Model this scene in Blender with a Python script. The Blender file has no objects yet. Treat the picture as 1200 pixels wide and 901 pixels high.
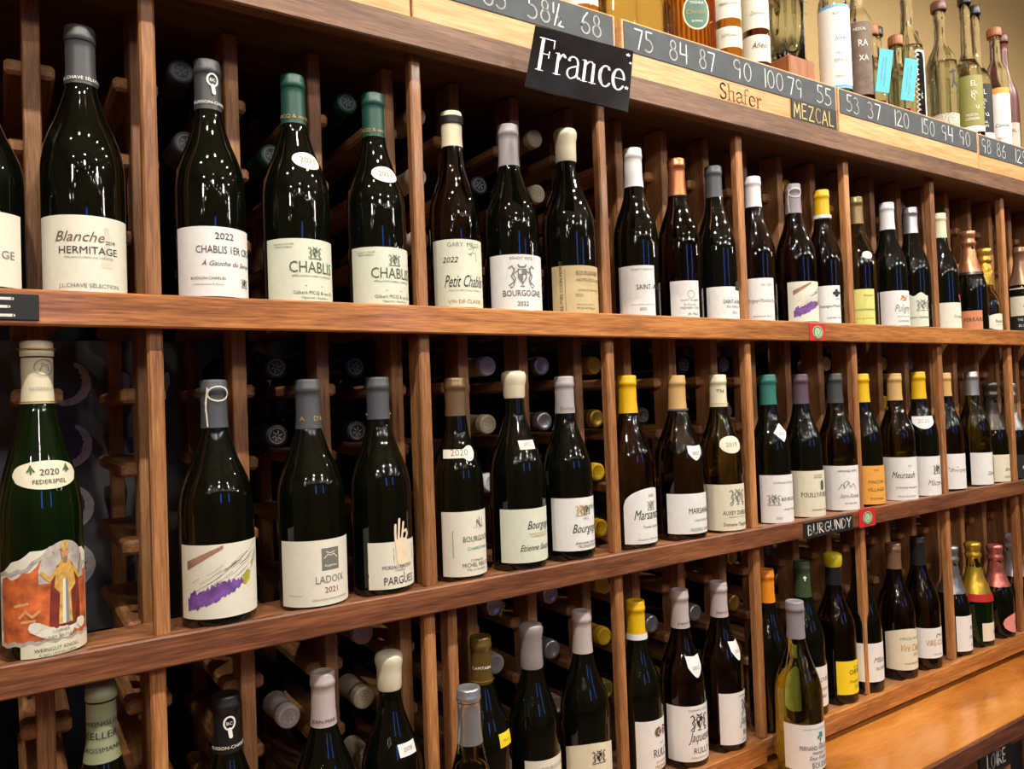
import bpy, bmesh, math, random
from mathutils import Matrix, Vector
random.seed(7)
SC = bpy.context.scene
COL = SC.collection
R = math.radians

# ---------------------------------------------------------------- camera
cam_d = bpy.data.cameras.new('camera'); cam = bpy.data.objects.new('camera', cam_d); COL.objects.link(cam)
cam_d.sensor_fit = 'HORIZONTAL'; cam_d.sensor_width = 36.0; cam_d.lens = 909.67 / 1200 * 36.0
cam_d.clip_start = 0.02
YAW, PITCH, ROLL = R(33.4323), R(1.28542), R(-2.10606)
fw = Vector((math.sin(YAW)*math.cos(PITCH), math.cos(YAW)*math.cos(PITCH), math.sin(PITCH)))
rt = Vector((math.cos(YAW), -math.sin(YAW), 0)); up = rt.cross(fw)
rx = math.cos(ROLL)*rt + math.sin(ROLL)*up; ux = -math.sin(ROLL)*rt + math.cos(ROLL)*up
cam.matrix_world = Matrix(((rx.x, ux.x, -fw.x, 0), (rx.y, ux.y, -fw.y, -0.95), (rx.z, ux.z, -fw.z, 0), (0, 0, 0, 1)))
SC.camera = cam

# ---------------------------------------------------------------- world, exposure
w = bpy.data.worlds.new('world'); SC.world = w; w.use_nodes = True
w.node_tree.nodes['Background'].inputs[0].default_value = (0.6, 0.7, 1.0, 1)
w.node_tree.nodes['Background'].inputs[1].default_value = 0.3
SC.view_settings.view_transform = 'Standard'; SC.view_settings.look = 'None'
SC.view_settings.exposure = 0.0; SC.view_settings.gamma = 1.0
SC.cycles.caustics_reflective = False; SC.cycles.caustics_refractive = False
SC.cycles.sample_clamp_indirect = 4.0
LAMP_W = 56.0          # watts of each ceiling spot
LAMPS = [(x, -1.0, 1.75) for x in (-0.9, -0.2, 0.5, 1.2, 1.9, 2.6, 3.4)] + [(x, -2.9, 1.9) for x in (-1.6, 0.2, 2.0, 3.8)]
FILL_GLOBES = [(-1.3, -2.1, 1.05), (0.1, -2.3, 1.15), (1.5, -2.1, 1.05), (2.9, -2.3, 1.15), (4.4, -2.1, 1.05)]
FILL_W = 62.0  # watts of each added fill globe
WINDOW_E = 4.5

# ---------------------------------------------------------------- helpers
def lin(h):
    h = h.lstrip('#'); o = []
    for i in (0, 2, 4):
        c = int(h[i:i+2], 16)/255; o.append(c/12.92 if c <= 0.04045 else ((c+0.055)/1.055)**2.4)
    return (*o, 1)
MATS = {}
def mat(name, colour, rough=0.5, metal=0.0, trans=0.0, coat=0.0, emit=None, estr=0.0, ior=1.5, noise=0.06, bump=0.0, scale=60, spec=None):
    if name in MATS: return MATS[name]
    m = bpy.data.materials.new(name); m.use_nodes = True; nt = m.node_tree; p = nt.nodes['Principled BSDF']
    c = lin(colour) if isinstance(colour, str) else colour
    p.inputs['Base Color'].default_value = c; p.inputs['Roughness'].default_value = rough
    p.inputs['Metallic'].default_value = metal; p.inputs['IOR'].default_value = ior
    p.inputs['Transmission Weight'].default_value = trans; p.inputs['Coat Weight'].default_value = coat
    p.inputs['Coat Roughness'].default_value = 0.08
    if emit: p.inputs['Emission Color'].default_value = lin(emit); p.inputs['Emission Strength'].default_value = estr
    if noise and not trans:
        tc = nt.nodes.new('ShaderNodeTexCoord'); n = nt.nodes.new('ShaderNodeTexNoise'); n.inputs['Scale'].default_value = scale
        n.inputs['Detail'].default_value = 3
        nt.links.new(tc.outputs['Object'], n.inputs['Vector'])
        r = nt.nodes.new('ShaderNodeValToRGB')
        r.color_ramp.elements[0].position = 0.3; r.color_ramp.elements[1].position = 0.7
        r.color_ramp.elements[0].color = tuple(v*(1-noise*1.6) for v in c[:3]) + (1,)
        r.color_ramp.elements[1].color = tuple(min(1, v*(1+noise)) for v in c[:3]) + (1,)
        nt.links.new(n.outputs['Fac'], r.inputs['Fac']); nt.links.new(r.outputs['Color'], p.inputs['Base Color'])
        if bump:
            b = nt.nodes.new('ShaderNodeBump'); b.inputs['Strength'].default_value = bump; b.inputs['Distance'].default_value = 0.002
            nt.links.new(n.outputs['Fac'], b.inputs['Height']); nt.links.new(b.outputs['Normal'], p.inputs['Normal'])
    MATS[name] = m; return m
def wood(name, light, mid, dark, axis, rough=0.45, coat=0.0, grain=1.0, vary=0.25, spread=40.0, fmix=0.5):
    """streaky wood whose grain runs along axis (0 x, 1 y, 2 z)"""
    m = bpy.data.materials.new(name); m.use_nodes = True; nt = m.node_tree; p = nt.nodes['Principled BSDF']; L = nt.links.new
    tc = nt.nodes.new('ShaderNodeTexCoord'); oi = nt.nodes.new('ShaderNodeObjectInfo')
    add = nt.nodes.new('ShaderNodeVectorMath'); add.operation = 'ADD'
    ml = nt.nodes.new('ShaderNodeMath'); ml.operation = 'MULTIPLY'; ml.inputs[1].default_value = 37.0
    L(oi.outputs['Random'], ml.inputs[0]); L(tc.outputs['Object'], add.inputs[0]); L(ml.outputs[0], add.inputs[1])
    def nz(stretch, across, detail, dist=0.0):
        mp = nt.nodes.new('ShaderNodeMapping'); s = [across]*3; s[axis] = stretch; mp.inputs['Scale'].default_value = s
        n = nt.nodes.new('ShaderNodeTexNoise'); n.inputs['Scale'].default_value = 1.0; n.inputs['Detail'].default_value = detail
        n.inputs['Distortion'].default_value = dist
        L(add.outputs[0], mp.inputs['Vector']); L(mp.outputs[0], n.inputs['Vector']); return n
    broad = nz(3.0*grain, spread*grain if spread == 40 else spread, 4, 0.8); fine = nz(28.0*grain, 480.0*grain, 5, 0.2)
    r = nt.nodes.new('ShaderNodeValToRGB'); e = r.color_ramp.elements
    e[0].position = 0.36; e[0].color = lin(dark); e[1].position = 0.64; e[1].color = lin(light)
    x = e.new(0.5); x.color = lin(mid)
    mx = nt.nodes.new('ShaderNodeMix'); mx.data_type = 'FLOAT'; mx.inputs[0].default_value = fmix
    L(broad.outputs['Fac'], mx.inputs[2]); L(fine.outputs['Fac'], mx.inputs[3]); L(mx.outputs[0], r.inputs['Fac'])
    hs = nt.nodes.new('ShaderNodeHueSaturation')
    mr = nt.nodes.new('ShaderNodeMapRange'); mr.inputs[3].default_value = 1-vary; mr.inputs[4].default_value = 1+vary
    L(oi.outputs['Random'], mr.inputs[0]); L(mr.outputs[0], hs.inputs['Value']); L(r.outputs['Color'], hs.inputs['Color'])
    L(hs.outputs['Color'], p.inputs['Base Color'])
    b = nt.nodes.new('ShaderNodeBump'); b.inputs['Strength'].default_value = 0.25; b.inputs['Distance'].default_value = 0.001
    L(fine.outputs['Fac'], b.inputs['Height']); L(b.outputs['Normal'], p.inputs['Normal'])
    p.inputs['Roughness'].default_value = rough; p.inputs['Coat Weight'].default_value = coat; p.inputs['Coat Roughness'].default_value = 0.12
    MATS[name] = m; return m

def link(name, me, parent=None, loc=(0, 0, 0), rot=(0, 0, 0)):
    o = bpy.data.objects.new(name, me); COL.objects.link(o)
    if parent: o.parent = parent
    o.location = loc; o.rotation_euler = rot; return o
def tag(o, label, cat, group=None, kind=None):
    if label: o['label'] = label
    if cat: o['category'] = cat
    if group: o['group'] = group
    if kind: o['kind'] = kind
    return o
def empty(name, loc, label, cat, group=None, rot=(0, 0, 0)):
    o = link(name, None, None, loc, rot); o.empty_display_size = 0.02; return tag(o, label, cat, group)
def struct(o): o['kind'] = 'structure'; return o
def finish(bm, name, m, smooth=False):
    me = bpy.data.meshes.new(name)
    bmesh.ops.recalc_face_normals(bm, faces=bm.faces)
    bm.to_mesh(me); bm.free()
    if m: me.materials.append(m)
    if smooth: me.polygons.foreach_set('use_smooth', [True]*len(me.polygons))
    return me
def box_me(name, sx, sy, sz, m, bev=0.0):
    bm = bmesh.new(); bmesh.ops.create_cube(bm, size=1.0)
    for v in bm.verts: v.co = Vector((v.co.x*sx, v.co.y*sy, v.co.z*sz))
    if bev: bmesh.ops.bevel(bm, geom=list(bm.edges), offset=bev, segments=1, affect='EDGES')
    return finish(bm, name, m)
def box(name, x0, x1, y0, y1, z0, z1, m, parent=None, bev=0.0, ploc=(0, 0, 0), rot=(0, 0, 0)):
    me = box_me(name, x1-x0, y1-y0, z1-z0, m, bev)
    return link(name, me, parent, ((x0+x1)/2-ploc[0], (y0+y1)/2-ploc[1], (z0+z1)/2-ploc[2]), rot)
def lathe_me(name, prof, m, seg=40, wrinkle=0.0, square=0.0, smooth=True):
    """prof: list of (radius, z). square > 0 makes the section a rounded square"""
    bm = bmesh.new(); rings = []
    rnd = random.Random(3)
    for (r, z) in prof:
        if r < 1e-6: rings.append([bm.verts.new((0, 0, z))]); continue
        ring = []
        for i in range(seg):
            a = 2*math.pi*i/seg; rr = r
            if square: rr = r*(1+square*(min(1.3, 1/max(abs(math.cos(a)), abs(math.sin(a))))-1))
            if wrinkle: rr += wrinkle*rnd.uniform(-1, 1)
            ring.append(bm.verts.new((rr*math.cos(a), rr*math.sin(a), z)))
        rings.append(ring)
    for A, B in zip(rings, rings[1:]):
        if len(A) == 1 and len(B) == 1: continue
        for i in range(seg):
            j = (i+1) % seg
            if len(A) == 1: bm.faces.new((A[0], B[j], B[i]))
            elif len(B) == 1: bm.faces.new((A[i], A[j], B[0]))
            else: bm.faces.new((A[i], A[j], B[j], B[i]))
    me = finish(bm, name, m, smooth); return me
def interp(prof, z):
    for (r0, z0), (r1, z1) in zip(prof, prof[1:]):
        if z0 <= z <= z1 and z1 > z0: return r0+(r1-r0)*(z-z0)/(z1-z0)
    return prof[-1][0]
def smoothprof(pts, n=4):
    """Catmull-Rom through (z, r) keeping it monotone in z"""
    out = []
    P = [pts[0]]+pts+[pts[-1]]
    for i in range(1, len(P)-2):
        for k in range(n):
            t = k/n; a, b, c, d = P[i-1], P[i], P[i+1], P[i+2]
            f = lambda q: 0.5*((2*b[q])+(-a[q]+c[q])*t+(2*a[q]-5*b[q]+4*c[q]-d[q])*t*t+(-a[q]+3*b[q]-3*c[q]+d[q])*t**3)
            out.append((f(1), b[0]+(c[0]-b[0])*t))
    out.append((pts[-1][1], pts[-1][0])); return out

# patches and writing wrapped round a bottle: x is arc length from the front, z height
def wrap(prof, x, z, off, a0):
    r = interp(prof, max(z, .0125)); a = a0+x/max(r, 0.01); r += off
    return (r*math.sin(a), -r*math.cos(a), z)
def patch_me(name, prof, a0, xl, xr, bot, top, m, off=0.0003, nu=18, nv=4):
    bm = bmesh.new(); g = []
    for i in range(nu+1):
        u = i/nu*2-1; x = xl+(xr-xl)*(u+1)/2; b, t = bot(u), top(u)
        g.append([bm.verts.new(wrap(prof, x, b+(t-b)*j/nv, off, a0)) for j in range(nv+1)])
    for i in range(nu):
        for j in range(nv):
            try: bm.faces.new((g[i][j], g[i+1][j], g[i+1][j+1], g[i][j+1]))
            except ValueError: pass
    me = bpy.data.meshes.new(name); bm.to_mesh(me); bm.free(); me.materials.append(m)
    me.polygons.foreach_set('use_smooth', [True]*len(me.polygons)); return me
_tc = {}
def text_geo(txt):
    """flat outline of a string in the built-in face, as (verts, faces, width)"""
    if txt in _tc: return _tc[txt]
    c = bpy.data.curves.new('t', 'FONT'); c.body = txt; c.resolution_u = 2; c.align_x = 'CENTER'
    o = bpy.data.objects.new('t', c); COL.objects.link(o); bpy.context.view_layer.update()
    me = bpy.data.meshes.new_from_object(o.evaluated_get(bpy.context.evaluated_depsgraph_get()))
    V = [tuple(v.co) for v in me.vertices]; F = [tuple(p.vertices) for p in me.polygons]
    bpy.data.objects.remove(o); bpy.data.curves.remove(c); bpy.data.meshes.remove(me)
    if V:
        xs = [v[0] for v in V]; cx = (min(xs)+max(xs))/2; V = [(v[0]-cx, v[1]) for v in V]; wd = max(xs)-min(xs)
    else: wd = 1
    _tc[txt] = (V, F, wd); return _tc[txt]
def text_on(prof, a0, items, m, name='lettering', parent=None, off=0.0008):
    """items: (string, width, z of baseline, dx, slant, tall)"""
    VV = []; FF = []
    for it in items:
        txt, wdt, z = it[:3]; dx = it[3] if len(it) > 3 else 0; sl = it[4] if len(it) > 4 else 0; tall = it[5] if len(it) > 5 else 1.0
        V, F, wd = text_geo(txt); s = wdt/wd; n = len(VV)
        for (x, y) in V: VV.append(wrap(prof, dx+(x+sl*y)*s, z+y*s*tall, off, a0))
        FF += [tuple(q+n for q in f) for f in F]
    me = bpy.data.meshes.new(name); me.from_pydata(VV, [], FF); me.materials.append(m)
    return link(name, me, parent)
def flat_text(name, txt, wdt, m, parent, loc, rot=(R(90), 0, 0), slant=0, tall=1.0):
    V, F, wd = text_geo(txt); s = wdt/wd
    me = bpy.data.meshes.new(name); me.from_pydata([((x+slant*y)*s, y*s*tall, 0) for x, y in V], [], F); me.materials.append(m)
    return link(name, me, parent, loc, rot)
# brush strokes: ribbons with round ends, for chalk and painted writing
def arc(cx, cy, rx, ry, a0, a1, n=12):
    return [(cx+rx*math.cos(R(a0+(a1-a0)*i/n)), cy+ry*math.sin(R(a0+(a1-a0)*i/n))) for i in range(n+1)]
G = {
 '0': [arc(.3, .5, .24, .48, 90, 450, 18)], '1': [[(.3, 0), (.3, 1)]],
 '2': [arc(.28, .74, .22, .24, 160, -40, 10)+[(.05, .03), (.58, .03)]],
 '3': [arc(.25, .76, .2, .22, 140, -80, 9)+arc(.25, .28, .27, .28, 80, -140, 11)],
 '4': [[(.12, 1), (.08, .42), (.55, .42)], [(.5, .95), (.48, 0)]],
 '5': [[(.5, .98), (.12, .98), (.12, .58)]+arc(.22, .3, .3, .3, 110, -130, 12)],
 '6': [[(.45, 1), (.2, .7)]+arc(.3, .27, .24, .26, 170, 530, 14)],
 '7': [[(.05, .96), (.55, .96), (.25, 0)]],
 '8': [arc(.3, .76, .17, .22, -90, 270, 12)+arc(.3, .27, .24, .27, 90, -270, 14)],
 '9': [arc(.28, .72, .22, .26, 20, 380, 14)+[(.48, .7), (.42, 0)]],
 '½': [[(.08, .55), (.1, 1)], [(.12, 0), (.42, 1)], arc(.45, .36, .12, .12, 160, -40, 8)+[(.32, .02), (.62, .02)]],
 'M': [[(.02, 0), (.1, 1), (.32, .3), (.54, 1), (.62, 0)]], 'E': [[(.5, .98), (.08, .98), (.08, .02), (.52, .02)], [(.08, .52), (.42, .52)]],
 'Z': [[(.05, .97), (.52, .97), (.05, .03), (.56, .03)]], 'C': [arc(.35, .5, .28, .48, 50, 310, 14)],
 'A': [[(.02, 0), (.3, 1), (.56, 0)], [(.12, .35), (.48, .35)]], 'L': [[(.1, 1), (.1, .03), (.5, .03)]],
 'B': [[(.08, 0), (.08, 1)]+arc(.1, .77, .35, .22, 85, -85, 8)+arc(.1, .28, .44, .27, 85, -90, 9)],
 'U': [[(.06, 1)]+arc(.3, .32, .24, .3, 180, 360, 10)+[(.54, 1)]], 'R': [[(.08, 0), (.08, 1)]+arc(.1, .75, .38, .24, 85, -90, 9)+[(.54, 0)]],
 'G': [arc(.34, .5, .28, .48, 50, 330, 14)+[(.6, .46), (.36, .46)]], 'N': [[(.06, 0), (.06, 1), (.54, 0), (.54, 1)]],
 'D': [[(.08, 0), (.08, 1)]+arc(.1, .5, .46, .5, 88, -90, 12)], 'Y': [[(.04, 1), (.3, .5), (.56, 1)], [(.3, .5), (.28, 0)]],
 'O': [arc(.3, .5, .27, .48, 90, 450, 16)], 'I': [[(.2, 0), (.2, .78)], [(.2, .98), (.21, 1.0)]], 'H': [[(.08, 0), (.08, 1)], [(.54, 0), (.54, 1)], [(.08, .5), (.54, .5)]],
 'É': [[(.5, .98), (.08, .98), (.08, .02), (.52, .02)], [(.08, .52), (.42, .52)]],
}
WD = {'1': .42, 'I': .36, 'M': .74, '½': .72}
def ribbon(bm, pts, wd, xf):
    P = [Vector(p) for p in pts]
    for a, b in zip(P, P[1:]):
        d = b-a
        if d.length < 1e-6: continue
        n = Vector((-d.y, d.x)).normalized()*wd/2
        bm.faces.new([bm.verts.new(xf(q)) for q in (a-n, b-n, b+n, a+n)])
    for a in P: bm.faces.new([bm.verts.new(xf(a+Vector((math.cos(k*math.pi/4), math.sin(k*math.pi/4)))*wd/2)) for k in range(8)])
def brush(name, txt, x0, x1, z0, z1, y, m, parent, th=0.1, ploc=(0, 0, 0), dz=0.0, jit=0.0):
    """hand-written strokes on the plane at depth y, between x0 and x1"""
    tot = sum(WD.get(c, .68) for c in txt); s = (x1-x0)/tot; h = z1-z0; bm = bmesh.new(); cx = x0; rn = random.Random(txt)
    for c in txt:
        ww = WD.get(c, .68); k = rn.uniform(-jit, jit)
        for st in G.get(c, []):
            ribbon(bm, [(p[0]*s, p[1]*h) for p in st], th*h, lambda q, cx=cx, k=k: (cx+q.x+0.0*q.y, 0, z0+q.y+k*h+dz*(cx-x0)))
        cx += ww*s
    me = bpy.data.meshes.new(name); bm.to_mesh(me); bm.free(); me.materials.append(m)
    return link(name, me, parent, (-ploc[0], y-ploc[1], -ploc[2]))

# ---------------------------------------------------------------- woods and finishes
wood('rail wood', '#d08e4e', '#ad6f38', '#7f4b23', 0, 0.38, 0.25, vary=0.05)
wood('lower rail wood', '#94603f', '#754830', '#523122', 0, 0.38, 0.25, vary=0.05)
wood('top board wood', '#8f6f54', '#785740', '#5a3f2d', 0, 0.5)
wood('post wood', '#c08a58', '#a06c40', '#784a2b', 2, 0.45, 0.1)
wood('inner post wood', '#bb8a5a', '#9c6c43', '#744b2e', 2, 0.55)
wood('cleat wood', '#c08d5c', '#a07044', '#7a4e30', 1, 0.6)
wood('shelf wood', '#b98560', '#9a6845', '#75482e', 0, 0.5)
wood('pine', '#dfb585', '#cf9f6a', '#b5834e', 0, 0.55, 0, 0.6, 0.08)
wood('counter wood', '#dd9c50', '#c67e34', '#95571f', 0, 0.25, 0.5, 0.9, 0.02, spread=9, fmix=0.22)
wood('counter edge wood', '#7d4b36', '#5f3526', '#432318', 0, 0.35, 0.3)
wood('stopper wood', '#b0703f', '#955a30', '#6e3d1f', 2, 0.5)
DARK = mat('rack back', '#15181c', 0.8)
BEIGE = mat('beige plaster', '#b99f6e', 0.85, bump=0.15, scale=220)
ROOMW = mat('room wall', '#b09a78', 0.85)
CEIL = mat('ceiling plaster', '#a89a84', 0.9)
FLOOR = mat('floor boards', '#5a4230', 0.5)
CHALKB = mat('chalkboard', '#474f54', 0.7, noise=0.12, scale=35)
CHALK = mat('chalk', '#e9ecea', 0.95, noise=0.1, scale=300)
BLACKP = mat('black card', '#191a1c', 0.5)
WHITEP = mat('white paint', '#e8e6df', 0.7)
YELP = mat('yellow chalk', '#e8cf86', 0.9)

# ---------------------------------------------------------------- the setting
struct(box('wall_back', -4.2, 8.2, 0.625, 0.9, -1.5, 2.1, BEIGE))
struct(box('wall_front', -4.2, 8.2, -6.2, -6.1, -1.5, 2.1, ROOMW))
struct(box('wall_left', -4.3, -4.2, -6.2, 0.9, -1.5, 2.1, ROOMW))
struct(box('wall_right', 8.2, 8.3, -6.2, 0.9, -1.5, 2.1, ROOMW))
struct(box('floor', -4.3, 8.3, -6.2, 0.9, -1.6, -1.5, FLOOR))
struct(box('ceiling', -4.3, 8.3, -6.2, 0.9, 2.1, 2.2, CEIL))
WPANE = mat('window daylight', '#7fa8ff', 0.3, emit='#5588ff', estr=WINDOW_E, noise=0)
for i, x in enumerate((0.35, 3.3)):
    fr = struct(box('window_%d' % (i+1), x-0.42, x+0.42, -6.1, -6.05, 0.35, 1.75, mat('window frame', '#3c2b20', 0.6)))
    for s in (0,):
        struct(box('window_pane', x-0.24, x+0.24, -6.05, -6.04, 0.42, 1.68, WPANE, fr, ploc=(x, -6.075, 1.05)))

# ---------------------------------------------------------------- ceiling spots
CANM = mat('lamp can', '#1c1c1c', 0.4, 0.5); BULB = mat('lamp face', '#fff3df', 0.4, emit='#ffe9c8', estr=150, noise=0)
can_me = lathe_me('lamp_can', [(0, 0.09), (0.034, 0.09), (0.036, 0.02), (0.042, -0.03), (0.036, -0.03), (0.03, 0.0), (0, 0.0)], CANM, 24)
face_me = lathe_me('lamp_face', [(0, -0.012), (0.029, -0.012), (0.029, -0.009), (0, -0.009)], BULB, 24)
stem_me = lathe_me('lamp_stem', [(0, 0), (0.008, 0), (0.008, 1), (0, 1)], CANM, 10)
ORD = ['first', 'second', 'third', 'fourth', 'fifth', 'sixth', 'seventh']
for i, (x, y, z) in enumerate(LAMPS):
    t = empty('ceiling_spotlight', (x, y, z), 'black ceiling spotlight, %s from the left in the row %s' % (ORD[i] if i < 7 else ORD[i-7], 'above the aisle' if y > -2 else 'deep in the room'), 'lamp', 'aisle spotlights' if y > -2 else 'room spotlights')
    k = R(28) if y > -2 else R(48)
    link('lamp_housing', can_me, t, (0, 0, 0), (k, 0, 0)); link('lamp_lens', face_me, t, (0, 0, 0), (k, 0, 0))
    s = link('stem', stem_me, t, (0, 0, 0.06)); s.scale = (1, 1, 2.1-z-0.06)
    ld = bpy.data.lights.new('spot_beam', 'SPOT'); ld.energy = LAMP_W if y > -2 else LAMP_W*0.5; ld.color = (1.0, 0.905, 0.80); ld.spot_size = R(125); ld.spot_blend = 0.5
    ld.shadow_soft_size = 0.022
    lo = bpy.data.objects.new('spot_beam', ld); COL.objects.link(lo); lo.parent = t; lo.location = (0, 0.02*math.sin(k), -0.03); lo.rotation_euler = (k, 0, 0)

FILL_GLOBE = mat('added fill globe', '#fff4e2', 0.4, emit='#ffedd2', estr=14, noise=0)  # unseen globes, added to throw frontal fill light deep into the rack
globe_me = lathe_me('fill_globe', [(0, -0.07)]+[(0.07*math.sin(R(a)), -0.07*math.cos(R(a))) for a in range(15, 166, 15)]+[(0.02, .068), (0, .068)], FILL_GLOBE, 24)
for i, (x, y, z) in enumerate(FILL_GLOBES):
    t = empty('fill_lamp', (x, y, z), 'round white globe added as fill light, %s from the left behind the viewer' % ORD[i], 'lamp', 'added fill globes')
    link('globe', globe_me, t); s = link('cord', stem_me, t, (0, 0, 0.069)); s.scale = (.4, .4, 2.1-z-0.069)
    ld = bpy.data.lights.new('fill_light', 'POINT'); ld.energy = FILL_W; ld.color = (1.0, 0.91, 0.80); ld.shadow_soft_size = 0.08
    lo = bpy.data.objects.new('fill_light', ld); COL.objects.link(lo); lo.parent = t

BULBM = mat('small bulb', '#ffffff', 0.4, emit='#fff6e6', estr=110, noise=0)
bulb_me = lathe_me('bulb', [(0, -0.02), (0.018, -0.012), (0.022, 0), (0.016, 0.014), (0.006, 0.022), (0, 0.022)], BULBM, 12)
for y, z, w_ in ((-3.3, 1.45, 'nearer'), (-4.5, 1.7, 'farther')):
    t = empty('string_lights', (1.4, y, z), '%s string of small bulbs hanging across the room behind the viewer' % w_, 'lights')
    for i in range(15): link('bulb', bulb_me, t, (-4.2+i*0.6, 0, -0.1*math.cos(i*.9)), (0, 0, 0))
    box('wire', -4.4, 4.4, -.003, .003, .10, .106, CANM, t)

# ---------------------------------------------------------------- the rack
rack = empty('wine_rack', (1.3, 0, -1.5), 'reddish brown wooden wine rack with three display ledges filling the picture', 'wine rack')
RO = (1.3, 0, -1.5)
X0, X1 = -0.62, 2.86
PZ = (-0.70, 0.50)
def rk(name, x0, x1, y0, y1, z0, z1, m, bev=0.0015): return box(name, x0, x1, y0, y1, z0, z1, MATS[m], rack, bev, RO)
rk('rail', X0, X1, 0.0, 0.014, 0.0985, 0.1365, 'rail wood', 0.002)
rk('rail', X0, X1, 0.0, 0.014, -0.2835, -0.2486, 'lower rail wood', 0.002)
rk('rail', X0, 1.155, 0.0, 0.016, -0.6741, -0.6353, 'rail wood', 0.002)
rk('rail', 1.192, X1, 0.0, 0.016, -0.6741, -0.6353, 'rail wood', 0.002)
rk('rail_joint', 1.150, 1.20, 0.016, 0.04, -0.6741, -0.642, 'rail wood')
for S in (0.127, -0.252, -0.64):
    rk('shelf_board', X0, X1, 0.0145, 0.094, S-0.02, S, 'shelf wood')
rk('top_board', X0, X1, -0.012, 0.012, 0.489, 0.5305, 'top board wood', 0.002)
rk('top_deck', X0, X1, 0.0125, 0.622, 0.503, 0.5305, 'top board wood', 0.001)
FP = [-0.526, -0.188, 0.150, 0.495, 0.833, 1.1705, 1.508, 1.848, 2.19, 2.53]
for i, x in enumerate(FP):
    for j, (a, b) in enumerate(((-0.64, -0.2725), (-0.252, 0.1065), (0.127, 0.5025))):
        dx = -0.006 if j == 0 and i in (2, 3) else 0
        rk('front_post', x-0.0085+dx, x+0.0085+dx, 0.0165, 0.034, a, b, 'post wood', 0.0025)
GX = [0.150+0.1127*k for k in range(-3, 23)]
gm = box_me('grid_post', 0.0185, 0.045, 1.142, MATS['inner post wood'], 0.0015)
for i, x in enumerate(GX):
    link('grid_post', gm, rack, (x-RO[0], 0.117-RO[1], -0.07-RO[2]))
rm = box_me('rear_post', 0.0185, 0.028, 1.142, MATS['inner post wood'], 0.0015)
for i, x in enumerate(GX[2:20]):
    link('rear_post', rm, rack, (x-RO[0], 0.4005-RO[1], -0.07-RO[2]))
ZC = [0.415, 0.32, 0.222, 0.125, 0.026, -0.068, -0.163, -0.262, -0.36, -0.452, -0.545]
cm = box_me('cleat', 0.052, 0.268, 0.018, MATS['cleat wood'], 0.004)
for x in GX:
    for z in ZC: link('cleat', cm, rack, (x-RO[0]+random.uniform(-.0015, .0015), 0.2505-RO[1], z-RO[2]+random.uniform(-.002, .002)))
rk('seam_post', 0.4905, 0.5065, 0.0365, 0.060, -0.252, 0.098, 'post wood')
rk('seam_post', 0.523, 0.539, 0.030, 0.054, -0.64, -0.284, 'post wood')
rk('back_panel', X0, X1, 0.60, 0.612, -0.70, 0.502, 'top board wood').data.materials[0] = DARK
rk('end_panel', X0-0.02, X0-0.001, 0.0, 0.60, -1.0, 0.53, 'inner post wood')
rk('end_panel', X1+0.001, X1+0.02, 0.0, 0.60, -1.0, 0.53, 'inner post wood')
rk('floor_board', X0, X1, 0.0945, 0.598, -0.675, -0.66, 'top board wood')

# pale-printed dark carton standing at the back of the left columns
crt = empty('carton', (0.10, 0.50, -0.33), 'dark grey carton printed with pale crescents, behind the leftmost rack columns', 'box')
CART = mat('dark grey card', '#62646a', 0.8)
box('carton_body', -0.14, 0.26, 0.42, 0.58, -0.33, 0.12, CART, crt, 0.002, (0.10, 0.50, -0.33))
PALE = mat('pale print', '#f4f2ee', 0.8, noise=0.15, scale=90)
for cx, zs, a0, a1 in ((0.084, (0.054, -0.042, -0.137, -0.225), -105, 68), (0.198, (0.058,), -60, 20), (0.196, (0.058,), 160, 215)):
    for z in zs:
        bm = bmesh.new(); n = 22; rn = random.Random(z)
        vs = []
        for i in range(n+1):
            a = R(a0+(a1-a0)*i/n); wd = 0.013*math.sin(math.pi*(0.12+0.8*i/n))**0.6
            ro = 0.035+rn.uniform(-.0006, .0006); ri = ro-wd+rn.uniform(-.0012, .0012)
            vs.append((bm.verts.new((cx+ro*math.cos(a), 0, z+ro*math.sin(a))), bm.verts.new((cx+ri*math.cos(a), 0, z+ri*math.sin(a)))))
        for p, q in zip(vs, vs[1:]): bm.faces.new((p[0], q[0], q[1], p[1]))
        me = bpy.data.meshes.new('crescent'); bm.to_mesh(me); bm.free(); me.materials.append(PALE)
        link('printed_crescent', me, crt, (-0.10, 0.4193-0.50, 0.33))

# ---------------------------------------------------------------- counter below
ctr = empty('wine_counter', (1.3, -0.08, -1.5), 'polished orange brown wooden counter running under the rack at lower right', 'counter')
CO = (1.3, -0.08, -1.5)
box('counter_top', X0, X1, -0.160, 0.09, -0.717, -0.689, MATS['counter wood'], ctr, 0.0, CO)
box('counter_edge', X0, X1, -0.167, -0.1605, -0.725, -0.6895, MATS['counter edge wood'], ctr, 0.002, CO)
box('counter_back', X0, X1, 0.04, 0.05, -1.5, -0.7175, DARK, ctr, 0, CO)
box('counter_rail', X0, X1, -0.145, -0.125, -0.752, -0.7175, MATS['counter edge wood'], ctr, 0.001, CO)
for x in GX: box('counter_stile', x-0.011, x+0.011, -0.143, -0.125, -1.42, -0.7525, MATS['inner post wood'], ctr, 0.001, CO)
box('plinth', X0, X1, -0.13, -0.11, -1.5, -1.4205, MATS['counter edge wood'], ctr, 0, CO)

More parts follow.
